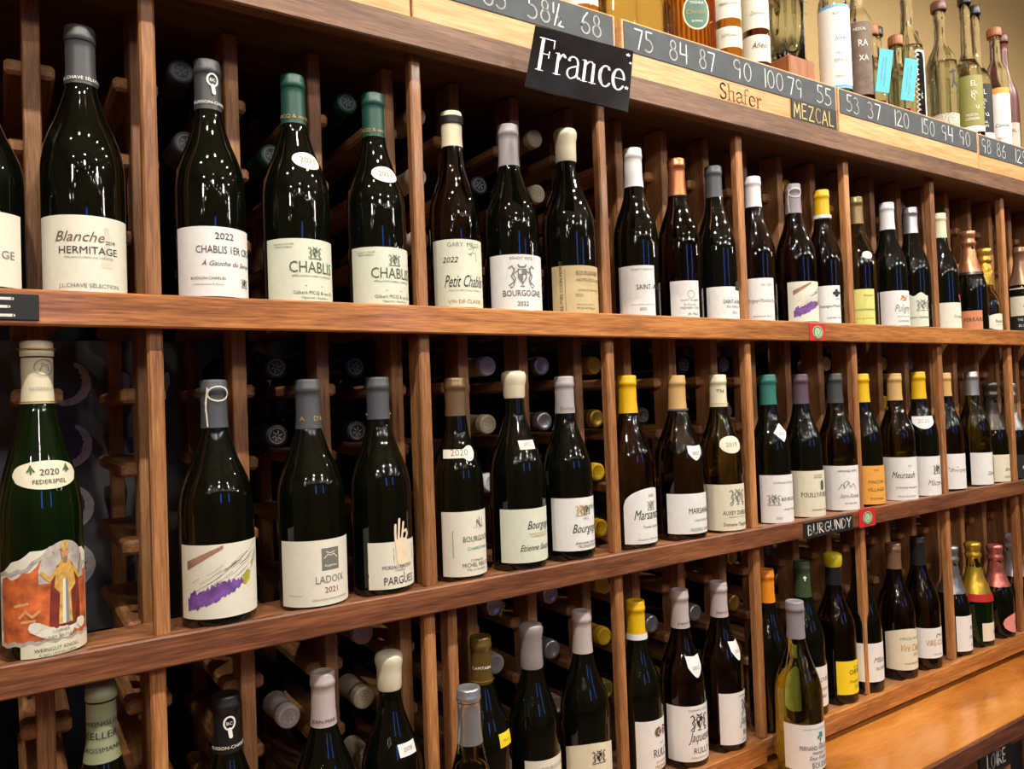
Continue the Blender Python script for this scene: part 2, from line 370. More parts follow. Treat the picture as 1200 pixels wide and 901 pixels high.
# ---------------------------------------------------------------- signs and stickers
def sign(name, label, x0, x1, z0, z1, y, txt, tx0, tx1, tz0, tz1, th=.16, tilt=0, dz=0, cat='sign', m=WHITEP, my=BLACKP):
    cx, cz = (x0+x1)/2, (z0+z1)/2
    s = empty(name, (cx, y, cz), label, cat); s.rotation_euler = (0, -tilt, 0)
    box('sign_board', x0, x1, y-0.002, y, z0, z1, my, s, 0.0005, (cx, y, cz))
    brush('lettering', txt, tx0, tx1, tz0, tz1, y-0.0024, m, s, th, (cx, y, cz), dz, .03); return s
sign('region_sign', 'small black sign with white capitals at the left end of the top rail', -0.13, 0.036, 0.1035, 0.1305, -0.0005, 'RHONE', -0.118, 0.020, 0.108, 0.126)
sign('region_sign', 'small black sign with white BURGUNDY lettering on the middle rail', 1.286, 1.444, -0.2845, -0.2535, -0.0005, 'BURGUNDY', 1.296, 1.440, -0.2785, -0.2595, .13, 0, 0.01)
sign('region_sign', 'small black sign with white LOIRE lettering under the counter edge', 1.605, 1.735, -0.785, -0.730, -0.146, 'LOIRE', 1.632, 1.712, -0.772, -0.744, .14)
RED = mat('red sticker', '#c8262c', 0.5, noise=0.02); GRN = mat('green sticker print', '#3f7a45', 0.6)
for nm, x, z, s in (('red square sticker with a green spiral on the top rail', 1.358, 0.1165, .027), ('red square sticker with a green spiral beside the sign on the middle rail', 1.497, -0.2665, .030)):
    st = empty('price_sticker', (x, -0.0005, z), nm, 'sticker')
    box('sticker_sheet', x-s*.95, x+s*.95, -0.0012, -0.0005, z-s*.62, z+s*.62, RED, st, 0, (x, -0.0005, z))
    bm = bmesh.new(); sp = [(0.008*0.12*k*math.cos(k*0.7)*1.15, 0.0058*0.16*k*math.sin(k*0.7)) for k in range(3, 18)]
    db = bmesh.new(); db.faces.new([db.verts.new((.0165*math.cos(R(a)), 0, .0125*math.sin(R(a)))) for a in range(0, 360, 15)]); dm = bpy.data.meshes.new('disc'); db.to_mesh(dm); db.free(); dm.materials.append(mat('pale green print', '#b9d2a4', 0.6)); link('disc_print', dm, st, (0, -0.0014, 0))
    ribbon(bm, sp, 0.0016, lambda q: (q.x*.8, -.0004, q.y)); ribbon(bm, arc(0, 0, .0135, .0105, 0, 360, 20), .0014, lambda q: (q.x, -.0004, q.y))
    me = bpy.data.meshes.new('spiral'); bm.to_mesh(me); bm.free(); me.materials.append(GRN); link('spiral_print', me, st, (0, -0.0013, 0))

# serif lettering built from strokes of two weights: (points, width)
T, K = .026, .088
SG = {
 'F': (.62, [([(.16, .03), (.16, .97)], K), ([(.04, .02), (.3, .02)], T), ([(.04, .98), (.58, .98)], T+.01), ([(.57, .98), (.58, .74)], T), ([(.16, .52), (.44, .52)], T), ([(.44, .62), (.44, .42)], T)]),
 'r': (.46, [([(.16, .02), (.16, .62)], K*.85), ([(.05, .02), (.3, .02)], T), ([(.05, .63), (.16, .65)], T), ([(.18, .42), (.25, .58), (.33, .65), (.4, .6)], .05), ([(.37, .58), (.41, .57)], .065)]),
 'a': (.54, [(arc(.25, .46, .18, .19, 160, 0, 9)+[(.43, .12), (.5, .04), (.54, .06)], .055), ([(.43, .4), (.25, .34)]+arc(.24, .16, .16, .16, 110, 270, 9)+[(.36, .06), (.43, .14)], .05), ([(.09, .52), (.12, .52)], .065)]),
 'n': (.62, [([(.15, .02), (.15, .62)], K*.85), ([(.04, .02), (.27, .02)], T), ([(.04, .63), (.15, .65)], T), ([(.17, .5), (.27, .62), (.38, .64), (.46, .55)], .04), ([(.46, .58), (.46, .02)], K*.85), ([(.35, .02), (.58, .02)], T)]),
 'c': (.5, [(arc(.3, .33, .21, .3, 60, 190, 9), .06), (arc(.29, .33, .2, .29, 150, 230, 6), .085), (arc(.3, .33, .21, .31, 220, 320, 8), .06), ([(.4, .55), (.42, .54)], .065)]),
 'e': (.52, [(arc(.28, .35, .2, .28, 0, 190, 12), .06), (arc(.27, .33, .19, .3, 150, 240, 6), .085), (arc(.28, .33, .22, .31, 220, 325, 8), .055), ([(.09, .36), (.48, .36)], T)]),
 'S': (.52, [(arc(.27, .73, .18, .22, 30, 200, 10)+[(.16, .6), (.38, .42)]+arc(.25, .27, .2, .25, 30, -160, 10), .08)]),
 'h': (.6, [([(.15, .02), (.15, .98)], K*.8), ([(.04, .02), (.27, .02)], T), ([(.04, .98), (.15, 1.0)], T), ([(.17, .5), (.27, .62), (.38, .64), (.46, .55)], .04), ([(.46, .58), (.46, .02)], K*.8), ([(.35, .02), (.57, .02)], T)]),
 'f': (.36, [([(.14, .02), (.14, .8), (.2, .95), (.32, .97), (.37, .9)], .055), ([(.04, .02), (.27, .02)], T), ([(.03, .6), (.3, .6)], T)]),
}
def serif(txt, x0, x1, z0, z1, xf):
    tot = sum(SG[c][0] for c in txt); s = (x1-x0)/tot; h = z1-z0; bm = bmesh.new(); cx = x0
    for c in txt:
        for pts, wd in SG[c][1]: ribbon(bm, [(cx+p[0]*s, z0+p[1]*h) for p in pts], wd*(s+h)/2, xf)
        cx += SG[c][0]*s
    me = bpy.data.meshes.new('lettering'); bm.to_mesh(me); bm.free(); return me
# the tilted country sign on its bracket
TL, TR, BR, BL = Vector((.660, -.047, .546)), Vector((.790, -.112, .511)), Vector((.743, -.146, .400)), Vector((.612, -.081, .435))
ctrp = (TL+TR+BR+BL)/4; ex = (TR-TL).normalized(); ez = ((TL-BL)-ex*ex.dot(TL-BL)).normalized(); ey = ez.cross(ex)
fs = empty('country_sign', (0, 0, 0), 'glossy black sign with white France lettering clipped askew to the top board', 'sign')
fs.matrix_world = Matrix(((ex.x, ey.x, ez.x, ctrp.x), (ex.y, ey.y, ez.y, ctrp.y), (ex.z, ey.z, ez.z, ctrp.z), (0, 0, 0, 1)))
GLOSSB = mat('glossy black card', '#14161c', 0.12, coat=0.5, noise=0.5, scale=14)
W2, H2 = (TR-TL).length/2, (TL-BL).length/2
box('sign_board', -W2, W2, 0.0, 0.002, -H2, H2, GLOSSB, fs, 0.0004)
me = serif('France', -W2*.88, W2*.88, -H2*.42, H2*.66, lambda q: (q.x, -0.0006, q.y)); me.materials.append(mat('white sign lettering', '#dedfe6', 0.6)); link('lettering', me, fs)
bm = bmesh.new()
for cx, cz, s in ((W2*.92, -H2*.28, .004), (W2*.90, H2*.80, .0045), (W2*.96, H2*.55, .003)):
    bm.faces.new([bm.verts.new((cx+s*(1 if k % 2 == 0 else .42)*math.sin(k*math.pi/5), -0.0006, cz+s*(1 if k % 2 == 0 else .42)*math.cos(k*math.pi/5))) for k in range(10)])
me = bpy.data.meshes.new('star'); bm.to_mesh(me); bm.free(); me.materials.append(MATS['white sign lettering']); link('star_print', me, fs)
bk = fs.matrix_world.inverted()
bp = bk @ Vector((.735, -0.012, .508))
bm = bmesh.new(); A = Vector((0.01, 0.002, H2*.55)); Bv = Vector(bp)
for p in (A, Bv):
    for d in ((-.004, 0, -.006), (.004, 0, -.006), (.004, 0, .006), (-.004, 0, .006)): bm.verts.new(p+Vector(d))
bm.verts.ensure_lookup_table(); v = bm.verts
for f in ((0, 1, 2, 3), (7, 6, 5, 4), (0, 4, 5, 1), (1, 5, 6, 2), (2, 6, 7, 3), (3, 7, 4, 0)): bm.faces.new([v[k] for k in f])
link('bracket', finish(bm, 'bracket', CANM), fs)

# ---------------------------------------------------------------- pine price boxes on the top board
CR = [(-0.56, 0.483, 'leftmost on the top board, mostly out of the frame'), (0.487, 0.858, 'second from the left, partly behind the tilted sign'), (0.872, 1.462, 'long one in the middle with a row of seven prices'),
      (1.468, 2.043, 'right of the middle with six chalked prices'), (2.046, 2.72, 'at the right edge of the picture')]
crates = []
for x0, x1, d in CR:
    c = empty('wine_crate', ((x0+x1)/2, 0.15, 0.531), 'pine price crate, '+d, 'crate', None); crates.append(c); P = ((x0+x1)/2, 0.15, 0.531)
    zz = 0.0 if x0 < 2 else -0.003
    box('front_board', x0, x1, 0.002, 0.014, 0.531, 0.630+zz, MATS['pine'], c, 0.001, P)
    box('side_board', x0, x0+0.010, 0.0145, 0.33, 0.531, 0.617, MATS['pine'], c, 0.0005, P)
    box('side_board', x1-0.010, x1, 0.0145, 0.33, 0.531, 0.617, MATS['pine'], c, 0.0005, P)
    box('lid_board', x0, x1, 0.0145, 0.33, 0.6175, 0.629+zz, MATS['pine'], c, 0.0005, P)
    box('back_board', x0, x1, 0.3305, 0.34, 0.531, 0.630+zz, MATS['pine'], c, 0.0005, P)
    box('chalk_strip', x0+0.004, x1-0.006, 0.0006, 0.0018, 0.577+zz, 0.6265+zz, CHALKB, c, 0, P)
def price(i, t, x0, x1, z0=.5845, z1=.6195, th=.075):
    c = crates[i]; x0 += 0; zz = 0 if i < 4 else -.003
    brush('chalk_price', t, x0, x1, z0+zz, z1+zz, 0.0001, CHALK, c, th, tuple(c.location), 0, .03)
price(1, '112', .500, .557); price(1, '63', .600, .646); price(1, '58½', .680, .752); price(1, '68', .783, .830)
for t, a, b in (('75', .898, .945), ('84', .978, 1.028), ('87', 1.052, 1.098), ('90', 1.143, 1.198), ('100', 1.222, 1.291), ('79', 1.300, 1.350), ('55', 1.392, 1.446)): price(2, t, a, b)
for t, a, b in (('53', 1.493, 1.543), ('37', 1.568, 1.624), ('120', 1.664, 1.735), ('150', 1.775, 1.844), ('94', 1.870, 1.927), ('90', 1.952, 2.008)): price(3, t, a, b)
for t, a, b in (('98', 2.060, 2.110), ('86', 2.135, 2.188), ('129', 2.225, 2.305)): price(4, t, a, b)
P = tuple(crates[2].location)
me = serif('Shafer', 1.104, 1.222, .540, .570, lambda q: (q.x-P[0], 0.0012-P[1], q.y-P[2])); me.materials.append(mat('branded lettering', '#8a5a34', 0.8)); link('branded_lettering', me, crates[2])
ms = empty('category_card', (1.378, -0.0005, .555), 'black card with yellow MEZCAL lettering on the middle crate', 'sign')
box('sign_board', 1.309, 1.455, -0.001, 0.0, .533, .577, BLACKP, ms, 0, (1.378, -0.0005, .555))
brush('lettering', 'MEZCAL', 1.314, 1.448, .541, .571, -0.0016, YELP, ms, .085, (1.378, -0.0005, .555), 0, .04)

DATA = {  # x, y, shelf z, radius, height, capsule bottom, label (z0, z1, left angle, right angle)
 'a0': (-0.015, 0.045, 0.127, 0.042, 0.269, 0.2091, (0.0117, 0.0895, -80, 60)),
 'a1': (0.0836, 0.045, 0.127, 0.0427, 0.316, 0.2482, (0.0092, 0.0929, -80, 71)),
 'a2': (0.2214, 0.045, 0.127, 0.041, 0.3066, 0.2438, (0.0108, 0.0939, -80, 74)),
 'a3': (0.3284, 0.045, 0.127, 0.0429, 0.3101, 0.2445, (0.0077, 0.0883, -77, 63)),
 'a4': (0.4412, 0.045, 0.127, 0.0407, 0.3073, 0.245, (0.008, 0.087, -80, 60)),
 'a5': (0.566, 0.045, 0.127, 0.0375, 0.3038, 0.251, (0.0108, 0.1087, -89, 51)),
 'a6': (0.6661, 0.045, 0.127, 0.0434, 0.3014, 0.2361, (0.0074, 0.093, -85, 55)),
 'a7': (0.7784, 0.045, 0.127, 0.0435, 0.3129, 0.2589, (0.0073, 0.084, -80, 60)),
 'a8': (0.925, 0.045, 0.127, 0.0385, 0.3034, 0.2351, (0.0084, 0.0948, -96, 4)),
 'a9': (1.03, 0.045, 0.127, 0.0385, 0.3007, 0.2325, (0.0086, 0.0748, -75, 5)),
 'a10': (1.127, 0.045, 0.127, 0.037, 0.3002, 0.2404, (0.0101, 0.0695, -82, 58)),
 'a11': (1.238, 0.045, 0.127, 0.0375, 0.2947, 0.2342, (0.0084, 0.0916, -106, 3)),
 'a12': (1.362, 0.045, 0.127, 0.04, 0.2958, 0.235, (0.0115, 0.0917, -80, 60)),
 'a13': (1.457, 0.045, 0.127, 0.037, 0.2949, 0.2329, (0.0108, 0.0886, -91, -7)),
 'a14': (1.578, 0.045, 0.127, 0.038, 0.2941, 0.2339, (0.0102, 0.0875, -105, -7)),
 'a15': (1.7, 0.045, 0.127, 0.0375, 0.2953, 0.2326, (0.0113, 0.0899, -94, 46)),
 'a16': (1.797, 0.045, 0.127, 0.0375, 0.2947, 0.2331, (0.0117, 0.0907, -88, -12)),
 'a17': (1.925, 0.045, 0.127, 0.0375, 0.2941, 0.2335, (0.0106, 0.0721, -80, 60)),
 'a18': (2.06, 0.045, 0.127, 0.038, 0.261, 0.1497, (0.0114, 0.0583, -101, -26)),
 'a19': (2.137, 0.045, 0.127, 0.034, 0.2223, 0.1288, (0.0111, 0.0526, -78, 62)),
 'a20': (2.335, 0.045, 0.127, 0.0375, 0.2442, 0.1387, (0.0149, 0.1302, -111, 29)),
 'b0': (0.0345, 0.045, -0.252, 0.0408, 0.3378, 0.2692, (0.0043, 0.1301, -65, 86)),
 'b1': (0.2186, 0.045, -0.252, 0.0432, 0.2926, 0.2341, (0.0125, 0.0982, -80, 75)),
 'b2': (0.3359, 0.045, -0.252, 0.0435, 0.2914, 0.2272, (0.0059, 0.0876, -77, 69)),
 'b3': (0.4345, 0.045, -0.252, 0.0409, 0.2929, 0.2353, (0.0108, 0.0724, -52, 88)),
 'b4': (0.556, 0.045, -0.252, 0.0375, 0.2904, 0.2348, (0.0083, 0.0994, -71, 69)),
 'b5': (0.66, 0.045, -0.252, 0.0425, 0.2983, 0.2576, (0.0136, 0.0927, -74, 66)),
 'b6': (0.7568, 0.045, -0.252, 0.0395, 0.29, 0.231, (0.0175, 0.0992, -80, 60)),
 'b7': (0.891, 0.045, -0.252, 0.0407, 0.2898, 0.226, (0.0107, 0.1016, -61, 79)),
 'b8': (1.0082, 0.045, -0.252, 0.043, 0.2884, 0.226, (0.0133, 0.0823, -80, 60)),
 'b9': (1.115, 0.045, -0.252, 0.039, 0.2886, 0.2291, (0.0055, 0.0885, -95, 45)),
 'b10': (1.257, 0.045, -0.252, 0.038, 0.2871, 0.2285, (0.0026, 0.0936, -87, 53)),
 'b11': (1.358, 0.045, -0.252, 0.038, 0.2868, 0.2269, (0.0031, 0.0937, -96, 44)),
 'b12': (1.473, 0.045, -0.252, 0.0385, 0.2869, 0.225, (0.0038, 0.0952, -102, 38)),
 'b13': (1.57, 0.045, -0.252, 0.0375, 0.2852, 0.2235, (0.0059, 0.0877, -92, 48)),
 'b14': (1.697, 0.045, -0.252, 0.0385, 0.2846, 0.224, (0.0014, 0.0971, -112, 28)),
 'b15': (1.797, 0.045, -0.252, 0.0375, 0.2874, 0.2244, (0.0026, 0.092, -86, 54)),
 'b16': (1.912, 0.045, -0.252, 0.037, 0.2837, 0.2277, (0.0069, 0.09, -99, 41)),
 'b17': (2.042, 0.045, -0.252, 0.0375, 0.2852, 0.2265, (0.0055, 0.0842, -79, 61)),
 'b18': (2.136, 0.045, -0.252, 0.035, 0.2537, 0.1355, (0.0044, 0.0726, -73, 67)),
 'b19': (2.232, 0.045, -0.252, 0.035, 0.2507, 0.1302, (0.006, 0.066, -66, 74)),
 'c0': (0.0886, 0.045, -0.64, 0.042, 0.3422, 0.2591, None),
 'c1': (0.2232, 0.045, -0.64, 0.042, 0.2987, 0.2317, None),
 'c2': (0.3441, 0.045, -0.64, 0.042, 0.2989, 0.2316, None),
 'c3': (0.4381, 0.045, -0.64, 0.042, 0.3038, 0.255, None),
 'c4': (0.5075, -0.05, -0.689, 0.041, 0.3168, 0.2455, None),
 'c5': (0.5842, 0.045, -0.64, 0.042, 0.2978, 0.2311, None),
 'c6': (0.6743, 0.045, -0.64, 0.0392, 0.2989, 0.233, (0.0217, 0.1067, -58, 82)),
 'c7': (0.7738, 0.045, -0.64, 0.0401, 0.3014, 0.236, (0.0227, 0.1052, -90, 50)),
 'c8': (0.8897, 0.045, -0.64, 0.0397, 0.2982, 0.2351, (0.0281, 0.1095, -53, 87)),
 'c9': (0.9934, 0.045, -0.64, 0.0395, 0.2995, 0.2344, (0.0151, 0.1089, -92, 48)),
 'c10': (1.0933, 0.045, -0.64, 0.0387, 0.2978, 0.2355, (0.0163, 0.1067, -58, 82)),
 'c11': (1.226, 0.045, -0.64, 0.0385, 0.3004, 0.2385, None),
 'c12': (1.1843, -0.05, -0.689, 0.041, 0.3142, 0.2494, (0.0299, 0.1086, -93, 47)),
 'c13': (1.337, 0.045, -0.64, 0.0388, 0.3009, 0.2308, (0.0225, 0.1002, -90, 50)),
 'c14': (1.4384, 0.045, -0.64, 0.0392, 0.2989, 0.2387, (0.0233, 0.0902, -58, 82)),
 'c15': (1.5317, 0.045, -0.64, 0.0389, 0.3002, 0.2435, (0.0276, 0.1074, -77, 63)),
 'c16': (1.6616, 0.045, -0.64, 0.0393, 0.2939, 0.2381, (0.0239, 0.1128, -96, 44)),
 'c17': (1.7611, 0.045, -0.64, 0.0405, 0.2959, 0.2324, (0.0291, 0.096, -80, 60)),
 'c18': (1.901, 0.045, -0.64, 0.038, 0.2533, 0.1468, (0.0146, 0.0966, -54, 86)),
 'c19': (2.008, 0.045, -0.64, 0.0375, 0.2483, 0.1125, (0.0171, 0.0605, -44, 96)),
 'c20': (2.118, 0.045, -0.64, 0.037, 0.2278, 0.1284, (0.0141, 0.0632, -49, 91)),
 'c21': (2.213, 0.045, -0.64, 0.035, 0.2431, 0.1398, None),
}

# ---------------------------------------------------------------- bottles
GL = {
 'black': mat('black green glass', '#1c2216', 0.03, trans=0.85, noise=0), 'olive': mat('olive glass', '#7d7a35', 0.03, trans=1.0, noise=0),
 'brown': mat('brown glass', '#4c3d1c', 0.03, trans=1.0, noise=0), 'green': mat('green glass', '#23602c', 0.03, trans=0.95, noise=0),
 'lime': mat('yellow green glass', '#8f9a3c', 0.03, trans=1.0, noise=0), 'gold': mat('pale gold glass', '#d8b84c', 0.03, trans=1.0, noise=0),
 'clear': mat('clear glass', '#eef3ee', 0.02, trans=1.0, noise=0), 'amber': mat('amber spirit glass', '#c98a2e', 0.03, trans=1.0, noise=0),
 'dark amber': mat('dark amber glass', '#6b3413', 0.03, trans=1.0, noise=0), 'straw': mat('straw spirit glass', '#e0c878', 0.03, trans=1.0, noise=0),
 'maroon': mat('maroon painted bottle', '#5a2c28', 0.35, noise=0.03),
}
CAPC = {'dark grey': '#3f4244', 'black': '#17181a', 'dark green': '#17493d', 'cream': '#ddd6b8', 'grey lilac': '#a9a3a6', 'white': '#dcdde0', 'copper': '#c07a55', 'lilac grey': '#8d868f',
 'yellow': '#e0b414', 'bronze': '#7b644a', 'gold brown': '#83704a', 'silver': '#b9bcc2', 'teal': '#2c7067', 'purple': '#574553', 'tan': '#c9a468', 'slate': '#4b4f54', 'pink gold': '#c98c68',
 'gold': '#cfa544', 'dark pewter': '#4d4a44', 'sage': '#8f9877', 'pale mauve': '#b9adac', 'cream wax': '#d5d1b8', 'grey wax': '#8f8787', 'olive gold': '#6f5c2c', 'orange': '#e08a1c',
 'bottle green': '#35492e', 'yellow wax': '#c3b82c', 'warm brown': '#8e6f57', 'bright gold': '#cba63a', 'rose': '#c9736a', 'steel': '#8f9194', 'beige': '#c9b9a0', 'olive yellow': '#a09c3c'}
def cap_mat(c):
    metal = 0.75 if c in ('copper', 'silver', 'pink gold', 'gold', 'dark pewter', 'bright gold', 'rose', 'steel') else (0.45 if c in ('bronze', 'gold brown', 'warm brown', 'olive gold') else 0.0)
    return mat('capsule '+c, CAPC[c], 0.2 if 'wax' in c else (0.3 if metal else 0.42), metal, noise=0.03, scale=25)
PAPER = {'white': '#e8e8e6', 'cream': '#e2e0d0', 'ivory': '#dfdbc2', 'tan': '#cbb88a', 'yellow': '#f0d51e', 'lemon': '#d6d87c', 'orange': '#e9a647', 'salmon': '#d68d63', 'peach': '#dd8f86', 'black': '#17171a', 'grey': '#9a9a94', 'mint': '#d9decb'}
def paper(c): return mat('paper '+c, PAPER[c], 0.62, noise=0.02, scale=120)
INK = {'black': '#2b2a2a', 'green': '#4a5d3e', 'grey': '#7d7c78', 'red': '#9c4a3a', 'gold': '#b39245', 'brown': '#6e5a3a', 'white': '#f0efe9', 'purple': '#6e4a93', 'blue': '#3569a8', 'orange': '#d97a2b', 'teal ink': '#3d8f86'}
def ink(c): return mat('ink '+c, INK[c], 0.6, noise=0)

def glass_prof(kind, r, H):
    n = 0.0143*(1 if kind != 'champ' else 1.0)
    if kind == 'hock':
        k = [(0.012, r), (0.40*H, r), (0.47*H, r*.985), (0.55*H, r*.88), (0.64*H, r*.70), (0.72*H, r*.53), (0.80*H, n+.0012), (0.93*H, n), (0.945*H, n+.001), (H-.002, n+.001)]
    elif kind == 'champ':
        k = [(0.012, r), (0.38*H, r), (0.45*H, r*.985), (0.53*H, r*.88), (0.62*H, r*.66), (0.72*H, r*.46), (0.82*H, n+.001), (0.95*H, n), (H-.002, n)]
    elif kind == 'bell':
        k = [(0.012, r), (0.25*H, r*1.0), (0.36*H, r*.98), (0.46*H, r*.8), (0.56*H, r*.52), (0.66*H, n+.003), (0.95*H, n), (H-.002, n)]
    else:
        k = [(0.012, r), (0.44*H, r), (0.50*H, r*.985), (0.555*H, r*.92), (0.61*H, r*.79), (0.665*H, r*.63), (0.72*H, r*.50), (0.775*H, n+.0022), (0.84*H, n+.0006), (0.935*H, n), (0.945*H, n+.0012), (0.975*H, n+.0012), (H-.0015, n)]
    p = [(0, .012), (r*.45, .006), (r*.80, .0006), (r*.93, .001), (r*.99, .006)]
    s = smoothprof([(k[0][0], k[0][1])]+k[1:], 4)
    return p+s+[(0, H-.0012)]
def cap_prof(kind, r, H, cz, gp):
    n = 0.0143
    b = lambda z, o: interp([q for q in gp if q[0] > 0], min(z, H-.004))+o
    if kind == 'wax':
        return [(b(cz, .0008), cz), (b(cz+.004, .0022), cz+.004), (n+.0028, cz+.02), (n+.003, H-.020), (n+.0048, H-.013), (n+.005, H-.006), (n+.003, H-.001), (n-.003, H+.0012), (0, H+.0015)]
    if kind == 'champ':
        L = H-cz
        return [*[(b(cz+k*.05*L, .0019), cz+k*.05*L) for k in range(11)], (n+.0012, cz+.60*L), (n+.001, H-.036), (n+.004, H-.032), (n+.0042, H-.026), (n+.0014, H-.022), (n+.0016, H-.016), (n+.0042, H-.010), (n+.0048, H-.004), (n+.0035, H+.001), (n-.004, H+.003), (0, H+.0025)]
    if kind == 'screw':
        return [(n+.0022, cz), (n+.0022, H-.012), (n+.0026, H-.011), (n+.0022, H-.010), (n+.0022, H-.001), (n+.001, H), (0, H)]
    lip = 0.0009
    return [(b(cz, .0006), cz), (b(cz+.3*(H-cz), .0006), cz+.3*(H-cz)), (n+.0011, cz+.6*(H-cz)), (n+.0009, H-.0175), (n+.0011+lip, H-.0165), (n+.0011+lip, H-.0105), (n+.0014, H-.0095), (n+.0016, H-.003), (n+.0008, H-.0006), (n-.003, H), (n-.004, H-.0006), (0, H-.0006)]
def rect(z0, z1): return (lambda u: z0), (lambda u: z1)
_mc = {}
def bottle_meshes(kind, capk, r, H, cz, g, c):
    key = (kind, capk, round(r, 4), round(H, 4), round(cz, 4), g, c)
    if key not in _mc:
        gp = glass_prof(kind, r, H)
        gm_ = lathe_me('bottle_glass', gp, GL[g], 44)
        cm_ = lathe_me('capsule', cap_prof(capk, r, H, cz, gp), cap_mat(c), 32, 0.0009 if capk == 'champ' else 0)
        _mc[key] = (gp, gm_, cm_)
    return _mc[key]
def ell(cx, cz, w_, h): # ellipse bounds in (x,z)
    return cx-w_/2, cx+w_/2, (lambda u: cz-h/2*math.sqrt(max(0, 1-u*u))), (lambda u: cz+h/2*math.sqrt(max(0, 1-u*u)))
def bottle(key, label, g, capc, capk='foil', kind='burg', lab=None, texts=(), neck=None, extra=None, group='upright bottles on display'):
    X, Y, S, r, H, cz, li = DATA[key]
    gp, gme, cme = bottle_meshes(kind, capk, r, H, cz, g, capc)
    t = empty('wine_bottle', (X, Y, S), label, 'bottle', group)
    link('bottle_glass', gme, t); link('capsule', cme, t)
    if lab and li:
        z0, z1, aL, aR = li; col, shape = (lab+':rect').split(':')[:2]
        a0 = R((aL+aR)/2); hw = R((aR-aL)/2)*r
        bot, top = rect(z0, z1)
        if shape == 'arch': top = lambda u: z1-0.010*(u*u) if abs(u) > .55 else z1-0.003+0.006*math.cos(u/.55*math.pi/2)*.6
        if shape == 'round': top = lambda u: z0+(z1-z0)*(.68+.32*math.sqrt(max(0, 1-u*u)))
        if shape == 'oval': bot = lambda u: z0+(z1-z0)*(.5-.5*math.sqrt(max(0, 1-u*u))); top = lambda u: z0+(z1-z0)*(.5+.5*math.sqrt(max(0, 1-u*u)))
        if shape == 'wave': top = lambda u: z1-0.004+0.004*math.sin(u*5)
        if shape == 'ornate':
            bot = lambda u: z0+.0125+0.0012*math.cos(u*19); top = lambda u: z1-.012-0.016*max(0, -u-.25)-0.003*abs(math.sin(u*9))-(.012*u*u)
        if shape == 'small': hw *= .55
        lo = link('front_label', patch_me('front_label', gp, a0, -hw, hw, bot, top, paper(col), nu=28), t)
        by = {}
        for it in texts:
            it = list(it); c = it.pop(1); by.setdefault(c, []).append([it[0], it[1], z0+(z1-z0)*it[2]]+it[3:])
        for c, its in by.items(): text_on(gp, a0, its, ink(c), 'lettering', lo)
        if extra: extra(t, lo, gp, a0, z0, z1, hw)
    elif extra: extra(t, t, gp, 0, 0, 0, 0)
    if neck:
        shape, col, ang, zc, w_, h, txt = neck
        cx = 0
        if shape == 'oval': xl, xr, bt, tp = ell(0, zc, w_, h)
        elif shape == 'shield': xl, xr = -w_/2, w_/2; bt = (lambda u: zc-h/2*(1-abs(u)**1.6)); tp = (lambda u: zc+h/2*(.9+.1*abs(u)))
        elif shape == 'diamond': xl, xr = -w_/2, w_/2; bt = (lambda u: zc-h/2*(1-abs(u))); tp = (lambda u: zc+h/2*(1-abs(u)))
        elif shape == 'arc': xl, xr = -w_/2, w_/2; bt = (lambda u: zc-h/2+h*.6*u*u-.2*h); tp = (lambda u: zc+h/2)
        elif shape == 'key':
            xl, xr = -w_/2, w_/2
            bt = lambda u: zc-(h*.28 if u < .25 else h*.5*math.sqrt(max(0, 1-((u-.6)/.4)**2))+.0*u)
            tp = lambda u: zc+(h*.28 if u < .25 else h*.5*math.sqrt(max(0, 1-((u-.6)/.4)**2)))
        else: xl, xr = -w_/2, w_/2; bt = lambda u: zc-h/2; tp = lambda u: zc+h/2
        n = link('neck_label', patch_me('neck_label', gp, R(ang), xl, xr, bt, tp, paper(col), off=.0005, nu=20), t)
        if txt: text_on(gp, R(ang), [(txt, w_*.5, zc-h*.12)], ink('grey'), 'lettering', n, off=.001)
    return t
def crest(gp, a0, cx, zc, s, c, parent, name='crest'):
    """two supporters round a shield, as small printed shapes"""
    bm = bmesh.new(); off = .0009
    X_ = lambda q: wrap(gp, cx+q[0]*s, zc+q[1]*s, off, a0)
    def poly(ps): bm.faces.new([bm.verts.new(X_(p)) for p in ps])
    ribbon(bm, [(-.16, .25), (.16, .25), (.16, -.05), (0, -.3), (-.16, -.05), (-.16, .25)], .045, X_); ribbon(bm, [(0, .25), (0, -.28)], .04, X_); ribbon(bm, [(-.16, .06), (.16, .06)], .04, X_); poly([(0, .06), (.16, .06), (.16, .25), (0, .25)]); poly([(-.16, .06), (0, .06), (0, -.3), (-.16, -.05)])
    for k in (-1, 1):
        ribbon(bm, [(k*.5, .3), (k*.38, .38), (k*.3, .2), (k*.42, 0), (k*.3, -.2), (k*.5, -.35)], .045, X_); ribbon(bm, [(k*.28, .3), (k*.36, .1), (k*.26, -.1), (k*.34, -.36)], .04, X_)
        ribbon(bm, [(k*.3, .1), (k*.2, .18)], .04, X_)
    ribbon(bm, [(-.15, .42), (-.1, .34), (.1, .34), (.15, .42)], .06, X_)
    ribbon(bm, [(-.45, -.42), (0, -.38), (.45, -.42)], .05, X_)
    me = bpy.data.meshes.new(name); bm.to_mesh(me); bm.free(); me.materials.append(ink(c)); return link(name, me, parent)
def strokes(gp, a0, cx, zc, lst, wd, c, parent, name='artwork', off=.0009):
    bm = bmesh.new()
    for pts in lst: ribbon(bm, pts, wd, lambda q: wrap(gp, cx+q.x, zc+q.y, off, a0))
    me = bpy.data.meshes.new(name); bm.to_mesh(me); bm.free(); me.materials.append(c if not isinstance(c, str) else ink(c)); return link(name, me, parent)
